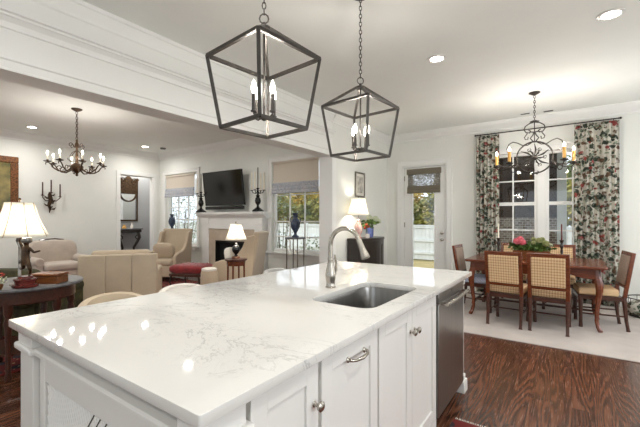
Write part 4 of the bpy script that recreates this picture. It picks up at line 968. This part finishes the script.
t = thing('ottoman', 'red tufted ottoman on a metal frame', 'ottoman', (-5.68, 4.02, 0.012), math.radians(20))
MB().pillow((0,0,0.41), 0.66, 0.52, 0.17, 12, p=5, bulge=0.35).build('cushion', red_m, t)
MB().box(-0.31,0.31,-0.24,0.24,0.29,0.335).build('seat_frame', darkwood_m, t, bevel=0.01)
for sx in (-1,1):
    for sy in (-1,1): MB().tube([(sx*0.28,sy*0.21,0.30),(sx*0.30,sy*0.22,0.18),(sx*0.27,sy*0.20,0.07),(sx*0.30,sy*0.22,0.0)], [0.018,0.014,0.011,0.015], 8).build('leg', iron_m, t)
b = MB(); b.tube([(-0.27,-0.20,0.07),(0,0,0.12),(0.27,0.20,0.07)], 0.01, 6).tube([(0.27,-0.20,0.07),(0,0,0.12),(-0.27,0.20,0.07)], 0.01, 6); b.build('stretcher', iron_m, t)
b = MB()
for i in range(4):
    for j in range(3): b.ball((-0.225+i*0.15, -0.15+j*0.15, 0.490), 0.012, 6)
b.build('tufting_buttons', red_m, t)

t = thing('footstool', 'round tan footstool with white top beside the red ottoman', 'footstool', (-4.77, 3.70, 0.012))
MB().lathe([(0.11,0.03),(0.135,0.05),(0.14,0.25),(0.13,0.46),(0.115,0.49)], n=26).build('body', tanfab_m, t)
MB().lathe([(0.12,0.485),(0.12,0.515),(0.08,0.53),(0.0001,0.535)], n=26).build('top_cushion', white_fab_m, t)
for k in range(3): MB().lathe([(0.02,0),(0.025,0.04)], (0.08*math.cos(2.1*k),0.08*math.sin(2.1*k),0), n=8).build('foot', darkwood_m, t)

t = thing('side_table', 'small round dark wood side table under the little lamp', 'side table', (-4.175, 3.728, 0))
MB().lathe([(0.14,0.69),(0.165,0.695),(0.17,0.71),(0.165,0.722),(0.0001,0.724)], n=30).build('table_top', darkwood_m, t); MB().lathe([(0.135,0.62),(0.14,0.69)], n=30).build('apron', redwood_m, t)
for k in range(4):
    a = k*PI/2+0.5; MB().tube([(0.125*math.cos(a),0.125*math.sin(a),0.68),(0.13*math.cos(a),0.13*math.sin(a),0.3),(0.14*math.cos(a),0.14*math.sin(a),0.0)], [0.016,0.012,0.012], 8).build('leg', redwood_m, t)
t = thing('table_lamp', 'small dark-based lamp on the round side table', 'lamp', (-4.175, 3.728, 0.724))
MB().lathe([(0.062,0),(0.062,0.02),(0.05,0.035)], n=20).build('plinth', boxwood_m, t)
MB().lathe([(0.03,0.035),(0.02,0.06),(0.05,0.10),(0.062,0.14),(0.05,0.185),(0.02,0.21),(0.025,0.225),(0.01,0.24)], n=20).build('base', black_m, t)
shade(t, 0.155, 0.082, 0.235, 0.285, bell=0.4)

# big cream club chair, back to the camera
P1, P2 = Vector((-5.133, 1.956)), Vector((-4.592, 2.702)); mid = (P1+P2)/2; ang = math.atan2(P2.y-P1.y, P2.x-P1.x)
cx_, cy_ = mid.x-math.sin(ang)*0.42, mid.y+math.cos(ang)*0.42
t = thing('club_chair', 'boxy cream leather club chair turned away, three-panel back', 'armchair', (cx_, cy_, 0.012), ang)
w = 0.46
b = MB()
for i in range(3): b.box(-w+i*2*w/3+0.001, -w+(i+1)*2*w/3-0.001, -0.42, -0.26, 0.08, 0.838)
b.build('backrest', cream_m, t, bevel=0.012, seg=3)
for s_ in (-1, 1): MB().box(s_*w if s_ < 0 else w-0.15, -w+0.15 if s_ < 0 else w, -0.26, 0.42, 0.08, 0.60).build('arm', cream_m, t, bevel=0.03, seg=3)
MB().box(-w+0.15, w-0.15, -0.26, 0.40, 0.08, 0.28).build('base', cream_m, t, bevel=0.01); MB().box(-w+0.155, w-0.155, -0.20, 0.42, 0.28, 0.45).build('seat_cushion', cream_m, t, bevel=0.04, seg=4)
MB().box(-w+0.10, w-0.10, -0.255, -0.10, 0.45, 0.885).build('back_cushion', cream_m, t, bevel=0.05, seg=4)
for sx in (-1,1):
    for sy in (-1,1): MB().lathe([(0.02,0),(0.028,0.08)], (sx*(w-0.07), sy*0.36, 0), n=10).build('foot', darkwood_m, t)

# greige armchair against the left wall
t = thing('armchair', 'greige velvet armchair with dark crest rail against the wall below the sconce', 'armchair', (-8.55, 2.88, 0.0), math.radians(-90))
MB().box(-0.44, 0.44, -0.30, 0.44, 0.12, 0.32).build('base', greigefab_m, t, bevel=0.03)
MB().box(-0.33, 0.33, -0.18, 0.48, 0.32, 0.46).build('seat_cushion', greigefab_m, t, bevel=0.05, seg=4)
MB().pillow((0, -0.20, 0.64), 0.84, 0.26, 0.50, 12, p=5, bulge=0.3).build('back_cushion', greigefab_m, t)
for s_ in (-1, 1):
    MB().lathe([(0.07,-0.36),(0.085,-0.3),(0.085,0.38),(0.07,0.42)], n=20).xf(Matrix.Translation((s_*0.40, 0.0, 0.50)) @ Matrix.Rotation(-PI/2, 4, 'X')).box(s_*0.34 if s_ > 0 else -0.46, 0.46 if s_ > 0 else -0.34, -0.34, 0.395, 0.12, 0.50).build('arm', greigefab_m, t)
MB().box(-0.42, 0.42, -0.42, -0.28, 0.12, 0.78).build('backrest', greigefab_m, t, bevel=0.03, seg=3)
MB().tube([(-0.30,-0.30,0.76),(-0.30,-0.32,0.84),(-0.24,-0.34,0.885),(-0.10,-0.35,0.905),(0.05,-0.35,0.90),(0.18,-0.35,0.885)], 0.014, 8).build('crest_rail', darkwood_m, t)
for sx in (-1,1):
    for sy in (-0.3,0.38): MB().tube([(sx*0.38,sy,0.13),(sx*0.39,sy,0.0)], [0.03,0.018], 8).build('leg', darkwood_m, t)

# ------------------------------------------------------------------ left wall: painting, sconce
picture('oil_painting', 'dark oil painting in a wide carved gilt frame at the left edge', 0.95, 1.16, (X_L+0.001, 1.94, 1.975), math.radians(90), gilt_m, art_m, 0.13)
t = thing('wall_sconce', 'bronze three-candle wall sconce beside the painting', 'wall sconce', (X_L, 2.93, 1.83), math.radians(90))
b = MB()   # local -y into the room after rotation
b.tube([(0,-0.02,-0.38),(0.01,-0.03,-0.30),(-0.015,-0.04,-0.22),(0.02,-0.045,-0.12),(0,-0.04,0.0),(0,-0.05,0.06)], [0.006,0.022,0.03,0.045,0.035,0.02], 8)
for i in range(12):
    a = i*1.1; p0 = Vector((0.02*math.cos(a), -0.04, -0.30+i*0.027)); b.tube([p0, p0+Vector((0.05*math.cos(a),-0.02,0.02*math.sin(a))), p0+Vector((0.085*math.cos(a),-0.01,0.035))], [0.008,0.017,0.003], 6)
b.build('backplate', bronze_m, t)
for x, z in ((-0.15, 0.02), (0.0, 0.08), (0.16, 0.0)):
    m = MB(); m.tube([(0,-0.04,-0.12),(x*0.6,-0.10,-0.13),(x,-0.12,-0.06),(x,-0.12,z-0.04)], 0.009, 6); m.lathe([(0.01,0),(0.032,0.012),(0.03,0.02)], (x,-0.12,z-0.05), n=12)
    a_ = m.build('arm', bronze_m, t); MB().lathe([(0.014,0),(0.013,0.26),(0.005,0.265)], (x,-0.12,z-0.03), n=10).build('candle', darkwood_m, a_)

# hall: mirror, console, print
t = thing('hall_mirror', 'ornate dark carved mirror in the hall beyond the doorway', 'mirror', (-9.949, 5.02, 1.81), math.radians(90))
b = MB(); w, h = 0.26, 0.55
b.box(-w,w,-0.04,0,-h,-h+0.04).box(-w,-w+0.035,-0.04,0,-h+0.04,h-0.1).box(w-0.035,w,-0.04,0,-h+0.04,h-0.1)
b.prism([(-w,h-0.36),(w,h-0.36),(w,h),(w+0.04,h+0.05),(w-0.02,h+0.08),(0.12,h+0.02),(0.06,h+0.10),(0.02,h+0.13),(-0.02,h+0.13),(-0.06,h+0.10),(-0.12,h+0.02),(-w+0.02,h+0.08),(-w-0.04,h+0.05),(-w,h)], 'y', -0.045, 0)
for s_ in (-1,1): b.tube([(s_*x,-0.045,z) for x,z in spiral(0.15,h-0.02,0.10,0.02,0,500,18)], 0.014, 6)
b.tube([(x,-0.045,z) for x,z in arc(0,h-0.34,0.22,180,360,12)], 0.02, 6)
b.build('frame', bronze_m, t); MB().box(-w+0.035,w-0.035,-0.02,-0.012,-h+0.04,h-0.3).build('mirror_pane', mirror_m, t, smooth=False)
t = thing('console_table', 'dark scroll-legged console table under the hall mirror', 'console table', (-9.95, 4.93, 0), math.radians(90))
MB().box(-0.36,0.36,-0.30,-0.01,1.03,1.06).build('top', grey_stone_m, t, bevel=0.006); MB().box(-0.33,0.33,-0.27,-0.01,0.95,1.03).build('apron', ebony_m, t, bevel=0.01)
for s_ in (-1,1):
    m = MB(); pts = [(s_*0.26,-0.24,0.95),(s_*0.27,-0.27,0.82),(s_*0.22,-0.25,0.70),(s_*0.15,-0.2,0.55),(s_*0.16,-0.17,0.3),(s_*0.24,-0.2,0.08),(s_*0.26,-0.22,0.0)]
    m.tube(pts, [0.035,0.04,0.035,0.03,0.024,0.026,0.034], 8); m.tube([(s_*(0.22+x),-0.25,0.82+z) for x,z in spiral(0,0,0.07,0.02,0,420,14)], 0.014, 6); m.build('leg', ebony_m, t)
for i, (y, hh, rr) in enumerate(((5.32, 0.16, 0.035), (5.12, 0.10, 0.05))):
    tag(MB().lathe([(rr,0),(rr*1.1,hh*0.4),(rr*0.5,hh*0.7),(rr*0.7,hh)], n=16).build('vase', white_fab_m if i == 0 else amber_m, loc=(-9.80, y-0.27, 1.06)), ['small white vase on the hall console', 'squat amber bowl on the hall console'][i], 'vase')

# ------------------------------------------------------------------ round table at the left with lamp, figure, box
t = thing('round_table', 'round cherry wood table with grey marble top at the left edge', 'table', (-4.00, 1.13, 0.0))
MB().lathe([(0.39,0.735),(0.415,0.74),(0.42,0.752),(0.41,0.764),(0.0001,0.765)], n=48).build('table_top', grey_stone_m, t)
MB().lathe([(0.34,0.62),(0.355,0.63),(0.355,0.73),(0.37,0.736)], n=48).build('apron', antique_m, t)
for k in range(6):
    a = 2*PI*k/6+math.radians(-38)
    MB().lathe([(0.020,0.012),(0.026,0.03),(0.018,0.08),(0.022,0.40),(0.030,0.48),(0.020,0.52),(0.032,0.56),(0.032,0.66)], (0.325*math.cos(a),0.325*math.sin(a),0), n=14).build('leg', antique_m, t)
MB().lathe([(0.0001,0.20),(0.30,0.20),(0.30,0.22),(0.0001,0.22)], n=32).build('lower_shelf', antique_m, t)
TB = 0.765
t = thing('table_lamp', 'large white bell-shaded lamp on the round marble table', 'lamp', (-3.86, 1.035, TB), 0)
MB().lathe([(0.07,0),(0.07,0.015),(0.02,0.03),(0.012,0.06),(0.010,0.40),(0.014,0.42)], n=18).build('base', silver_m, t)
shade(t, 0.20, 0.10, 0.29, 0.41, bell=0.35, ribs=8, seams=True)
# dancing cherub figure on red marble plinth
t = thing('figurine', 'dancing cherub bronze on a red marble plinth beside the big lamp', 'statue', (-3.70, 1.03, TB), math.radians(38))
MB().lathe([(0.085,0),(0.09,0.008),(0.09,0.02),(0.07,0.026),(0.072,0.05),(0.08,0.058),(0.08,0.068),(0.055,0.075),(0.05,0.09)], n=28).build('plinth', marble_red_m, t)
def skin(name, joints, bones, mat, parent, sub=2):
    me = bpy.data.meshes.new(name); me.from_pydata([j[0] for j in joints], bones, []); o = bpy.data.objects.new(name, me); COL.objects.link(o); o.parent = parent
    sm = o.modifiers.new('skin', 'SKIN'); me.materials.append(mat)
    for i, j in enumerate(joints): me.skin_vertices[0].data[i].radius = (j[1], j[1])
    me.skin_vertices[0].data[0].use_root = True; sm.use_smooth_shade = True
    sb = o.modifiers.new('sub', 'SUBSURF'); sb.levels = sub; sb.render_levels = sub; return o
J = [((0,0,0.215),.026), ((0,0.005,0.26),.024), ((0.005,0.008,0.305),.030), ((0.005,0.006,0.34),.012), ((0.008,-0.004,0.372),.026), ((0.01,-0.006,0.395),.020),
     ((0.035,0,0.318),.012), ((0.075,-0.01,0.285),.010), ((0.115,-0.02,0.295),.008), ((0.135,-0.022,0.300),.007),
     ((-0.03,0.01,0.325),.012), ((-0.055,0.015,0.37),.010), ((-0.04,0.01,0.42),.008),
     ((0.022,0,0.195),.020), ((0.05,-0.02,0.155),.016), ((0.03,0.01,0.115),.011), ((0.02,0.015,0.095),.009), ((0.035,-0.005,0.092),.007),
     ((-0.02,0.005,0.195),.020), ((-0.03,0.02,0.155),.015), ((-0.065,0.045,0.140),.011), ((-0.085,0.055,0.150),.008)]
E_ = [(0,1),(1,2),(2,3),(3,4),(4,5),(2,6),(6,7),(7,8),(8,9),(2,10),(10,11),(11,12),(0,13),(13,14),(14,15),(15,16),(16,17),(0,18),(18,19),(19,20),(20,21)]
skin('body', J, E_, bronze_m, t)
MB().pillow((0.008,0.004,0.385), 0.066, 0.066, 0.05, 8).build('hair', silver_m, t)
b = MB(); b.tube([(-0.03,0.02,0.30),(-0.07,0.04,0.33),(-0.085,0.035,0.385),(-0.06,0.02,0.43),(-0.01,0.01,0.435)], [0.006,0.014,0.016,0.012,0.004], 8); b.tube([(0.02,0.02,0.24),(-0.03,0.035,0.235),(-0.07,0.045,0.21),(-0.09,0.05,0.18)], [0.01,0.018,0.016,0.004], 8)
b.build('drapery', silver_m, t)
t = thing('wooden_box', 'small walnut lidded box on the round marble table', 'box', (-3.77, 1.22, TB), math.radians(38))
MB().box(-0.115,0.115,-0.075,0.075,0,0.062).build('body', boxwood_m, t, bevel=0.004); MB().box(-0.118,0.118,-0.078,0.078,0.064,0.088).build('lid', boxwood_m, t, bevel=0.006)
olive_m = simple('olive_velvet', (38,36,18), 0.9, nscale=14, c2=(74,70,36), sheen=0.0, bmp=0.08)
t = thing('armchair', 'dark olive velvet armchair behind the round marble table', 'armchair', (-5.06, 1.44, 0.012), math.radians(35))
MB().pillow((0, -0.30, 0.58), 0.74, 0.24, 0.42, 12, p=5, bulge=0.35).box(-0.34, 0.34, -0.36, -0.26, 0.10, 0.60).build('backrest', olive_m, t)
for s_ in (-1, 1):
    m = MB().box(s_*0.24 if s_ > 0 else -0.38, 0.38 if s_ > 0 else -0.24, -0.34, 0.36, 0.10, 0.48)
    m.lathe([(0.07,-0.34),(0.085,-0.3),(0.085,0.34),(0.07,0.38)], n=18).xf(Matrix.Translation((s_*0.31, 0.0, 0.50)) @ Matrix.Rotation(-PI/2, 4, 'X'), 8); m.build('arm', olive_m, t)
MB().box(-0.24, 0.24, -0.26, 0.34, 0.10, 0.28).build('base', olive_m, t); MB().box(-0.235, 0.235, -0.22, 0.36, 0.28, 0.44).build('seat_cushion', olive_m, t, bevel=0.04, seg=4)
for sx in (-1,1):
    for sy in (-1,1): MB().lathe([(0.02,0),(0.028,0.10)], (sx*0.3, sy*0.29, 0), n=10).build('foot', ebony_m, t)
t = thing('orchid_pot', 'small potted red orchid at the left edge of the table', 'flowers', (-3.74, 0.86, TB))
MB().lathe([(0.03,0),(0.04,0.03),(0.035,0.045)], n=14).build('pot', gilt_m, t)
b = MB()
for i in range(4): b.tube([(0,0,0.04),(0.02*math.cos(i*1.6),0.02*math.sin(i*1.6),0.09),(0.05*math.cos(i*1.6),0.05*math.sin(i*1.6),0.12)], 0.002, 5)
b.build('stem', leaf_m, t); leaf_cloud(30, (0,0,0.12), (0.05,0.06,0.03), 0.035).build('petals', redflower_m, t, smooth=False)
leaf_cloud(40, (0,0.01,0.07), (0.05,0.06,0.03), 0.04).build('foliage', whiteflower_m, t, smooth=False)
# dark iron side table against the left wall
t = thing('iron_console', 'dark iron console below the gilt-framed painting', 'console table', (-8.82, 1.0, 0), math.radians(-90))
MB().box(-0.45,0.28,-0.22,0.22,0.90,0.93).build('top', grey_stone_m, t, bevel=0.004); MB().box(-0.42,0.25,-0.19,0.19,0.55,0.57).build('shelf', iron_m, t)
for x in (-0.42,0.25):
    for y in (-0.19,0.19): MB().tube([(x,y,0),(x,y,0.90)], 0.012, 6).build('leg', iron_m, t)

# ------------------------------------------------------------------ counter stools behind the island
def stool(label, y, m, rim, loc_x=-2.02, top=0.885):
    t = thing('counter_stool', label, 'stool', (loc_x, y, 0), math.radians(-90), 'low-back counter stools behind the island')
    MB().lathe([(0.17,0.56),(0.185,0.575),(0.185,0.615),(0.16,0.635),(0.0001,0.64)], n=28).build('seat', m, t)
    vs = []; n = 20; R_ = 0.205
    for k in range(n+1):
        a = math.radians(200+140*k/n); fall = 0.06*abs((k-n/2)/(n/2))**2.5
        for r_, z in ((R_, 0.60), (R_+0.02, top-0.03-fall), (R_+0.018, top-0.006-fall), (R_, top-fall), (R_-0.02, top-0.008-fall), (R_-0.03, 0.62)): vs.append((r_*math.cos(a), r_*math.sin(a), z))
    b = MB(); b.add(vs, [(k*6+i, k*6+(i+1)%6, (k+1)*6+(i+1)%6, (k+1)*6+i) for k in range(n) for i in range(6)]+[tuple(range(6)), tuple(n*6+i for i in range(6))]); b.build('backrest', rim, t)
    for k in range(4):
        a = PI/4+k*PI/2; MB().tube([(0.13*math.cos(a),0.13*math.sin(a),0.57),(0.20*math.cos(a),0.20*math.sin(a),0.0)], [0.018,0.013], 8).build('leg', darkwood_m, t)
    MB().tube([(0.178*math.cos(2*PI*k/24),0.178*math.sin(2*PI*k/24),0.22) for k in range(25)], 0.008, 6, caps=False).build('foot_ring', nickel_m, t); return t
stool('cream-backed counter stool nearest the camera behind the island', 1.00, cream_m, cream_m, top=0.895)
stool('white-backed counter stool in the middle behind the island', 1.45, white_fab_m, white_fab_m, top=0.88)
stool('silver-rimmed counter stool at the far end behind the island', 2.41, white_fab_m, simple('silver_leather', (186,184,180), 0.4), top=0.88)

# ------------------------------------------------------------------ outdoors
struct(MB().box(-32, 20, 5.83, 40, -0.30, -0.25).build('ground', lawn_m, smooth=False))
struct(MB().box(-30, X_SIDE-0.24, Y_TV+0.16, 7.25, -0.30, -0.25).build('ground', lawn_m, smooth=False)) if False else None
def fence(label, x0, x1, y, h):
    t = thing('fence', label, 'fence', ((x0+x1)/2, y, -0.25)); w = (x1-x0)/2
    b = MB(); n = int((x1-x0)/0.145)
    for i in range(n): b.box(-w+i*0.145, -w+i*0.145+0.138, 0, 0.02, 0.05, h)
    b.build('boards', fence_m, t, smooth=False)
    b = MB()
    for z in (0.25, h*0.55, h-0.08): b.box(-w, w, -0.04, 0, z, z+0.09)
    b.box(-w, w, -0.06, 0.04, h, h+0.04); b.build('rails', fence_m, t, smooth=False)
    x = -w
    while x <= w: MB().box(x-0.055, x+0.055, -0.09, 0.02, 0, h+0.08).build('post', fence_m, t, smooth=False); x += 2.4
    return t
fence('long pale board fence across the back garden', -22, 9, 13.2, 1.30)
def tree(label, loc, h, r, mat, n=4200, trunk=True, size=0.22, rz_=1.0):
    t = thing('tree', label, 'tree', loc, 0, 'trees beyond the garden fence')
    b = MB()
    for k in range(5):
        c = (random.uniform(-.4,.4)*r, random.uniform(-.4,.4)*r, h+random.uniform(-.35,.4)*r*rz_); b.add(*[q for q in (lambda z_: (z_.v, z_.f))(leaf_cloud(n//5, c, (r*0.7, r*0.7, r*0.6*rz_), size))])
    b.build('crown', mat, t, smooth=False)
    m = MB(); m.tube([(0,0,0),(0.05,0,h*0.5),(0,0.05,h)], [0.14,0.11,0.05], 8)
    for k in range(4): a = k*1.6; m.tube([(0.03,0,h*0.5),(r*0.4*math.cos(a),r*0.4*math.sin(a),h)], [0.06,0.02], 6)
    m.build('trunk', bark_m, t); return t
for args in [((-7.0,17.4,-0.25),2.6,1.5,leaf2_m,'yellow-green autumn tree seen through the glass door'),
             ((-12.8,17.6,-0.25),2.2,1.5,leaf2_m,'golden autumn tree seen through the right living room window'),
             ((-9.7,19.8,-0.25),3.0,1.9,leaf3_m,'evergreen between the golden tree and the door tree'),
             ((-18.0,17.0,-0.25),2.4,1.6,leaf4_m,'pale leafy tree outside the left living room window'),
             ((-3.6,19.5,-0.25),3.2,2.0,leaf3_m,'evergreen right of the autumn tree beyond the door'),
             ((-0.35,17.4,-0.25),3.0,1.7,leaf3_m,'tree seen at the right edge of the dining window'),
             ((-22.5,19.5,-0.25),3.2,2.1,leaf4_m,'tree at the far left behind the left window')]:
    tree(args[4], args[0], args[1], args[2], args[3])
b = MB()
for i in range(15000):
    x = random.uniform(-16, 1.5); top = 2.35+0.35*math.sin(x*1.3)+0.25*math.sin(x*2.9+1)
    p = Vector((x, 14.6+random.uniform(-0.45, 0.45), random.uniform(0.6, top))); d = Vector((random.gauss(0,1), random.gauss(0,1), random.gauss(0,1))).normalized(); e_ = d.orthogonal().normalized(); s0 = random.uniform(0.12, 0.24)
    b.add([p, p+d*s0*0.5+e_*s0*0.35, p+d*s0, p+d*s0*0.5-e_*s0*0.35], [(0,1,2,3)])
t = thing('hedge', 'tall yellow-green hedge just behind the pale garden fence', 'hedge', (0, 0, 0)); b.build('foliage', hedge_m, t, smooth=False)
b = MB(); [b.tube([(-16+k*0.8, 14.6, -0.25), (-15.9+k*0.8, 14.6, 1.6)], 0.04, 6) for k in range(22)]; b.build('stems', bark_m, t)
def shrub(label, loc, h, r, mat=leaf4_m, n=420):
    t = thing('shrub', label, 'shrub', loc); leaf_cloud(n, (0,0,h*0.55), (r,r,h*0.5), 0.075).build('foliage', mat, t, smooth=False)
    b = MB(); [b.tube([(0,0,0),(r*0.5*math.cos(k),r*0.5*math.sin(k),h*0.7)], [0.015,0.006], 5) for k in range(6)]; b.build('stem', bark_m, t)
shrub('climbing shrub outside the right living room window', (-5.9, 6.75, -0.25), 2.6, 0.42)
shrub('low shrub outside the right window by the sill', (-5.1, 7.1, -0.25), 1.15, 0.5)
shrub('tall shrub outside the left living room window', (-9.9, 6.6, -0.25), 2.7, 0.6)
shrub('second tall shrub outside the left living room window', (-12.0, 8.4, -0.25), 2.5, 0.6)
# neighbour house roof through the right window
t = thing('neighbour_house', 'pale neighbouring house with low roof beyond the right window', 'house', (-17.5, 25, -0.25))
MB().box(-6, 6, 0, 5, 0, 2.6).build('wall', tan_m, t, smooth=False); MB().prism([(-0.5,2.6),(5.5,2.6),(2.5,4.6)], 'x', -6.4, 6.4).build('roof', roof_m, t, smooth=False)
# covered porch outside the dining window
t = thing('porch', 'dark timber covered porch with brick base outside the dining window', 'porch', (-1.2, 9.9, -0.25))
MB().box(-0.75, 1.0, 0, 0.2, 0.0, 1.60).build('brick_base', brick_m, t, smooth=False)
b = MB(); b.box(-0.75, 1.0, 0.02, 0.18, 1.60, 3.2); [b.box(-0.75+i*0.2, -0.74+i*0.2, 0.01, 0.02, 1.60, 3.2) for i in range(9)]; b.build('timber_wall', porch_m, t, smooth=False)
MB().box(-0.7, 3.9, -2.6, 0.2, 3.2, 3.32).build('porch_roof', porch_m, t, smooth=False)
MB().box(0.92, 1.10, -0.1, 0.1, 0, 3.2).build('post', fence_m, t, smooth=False)
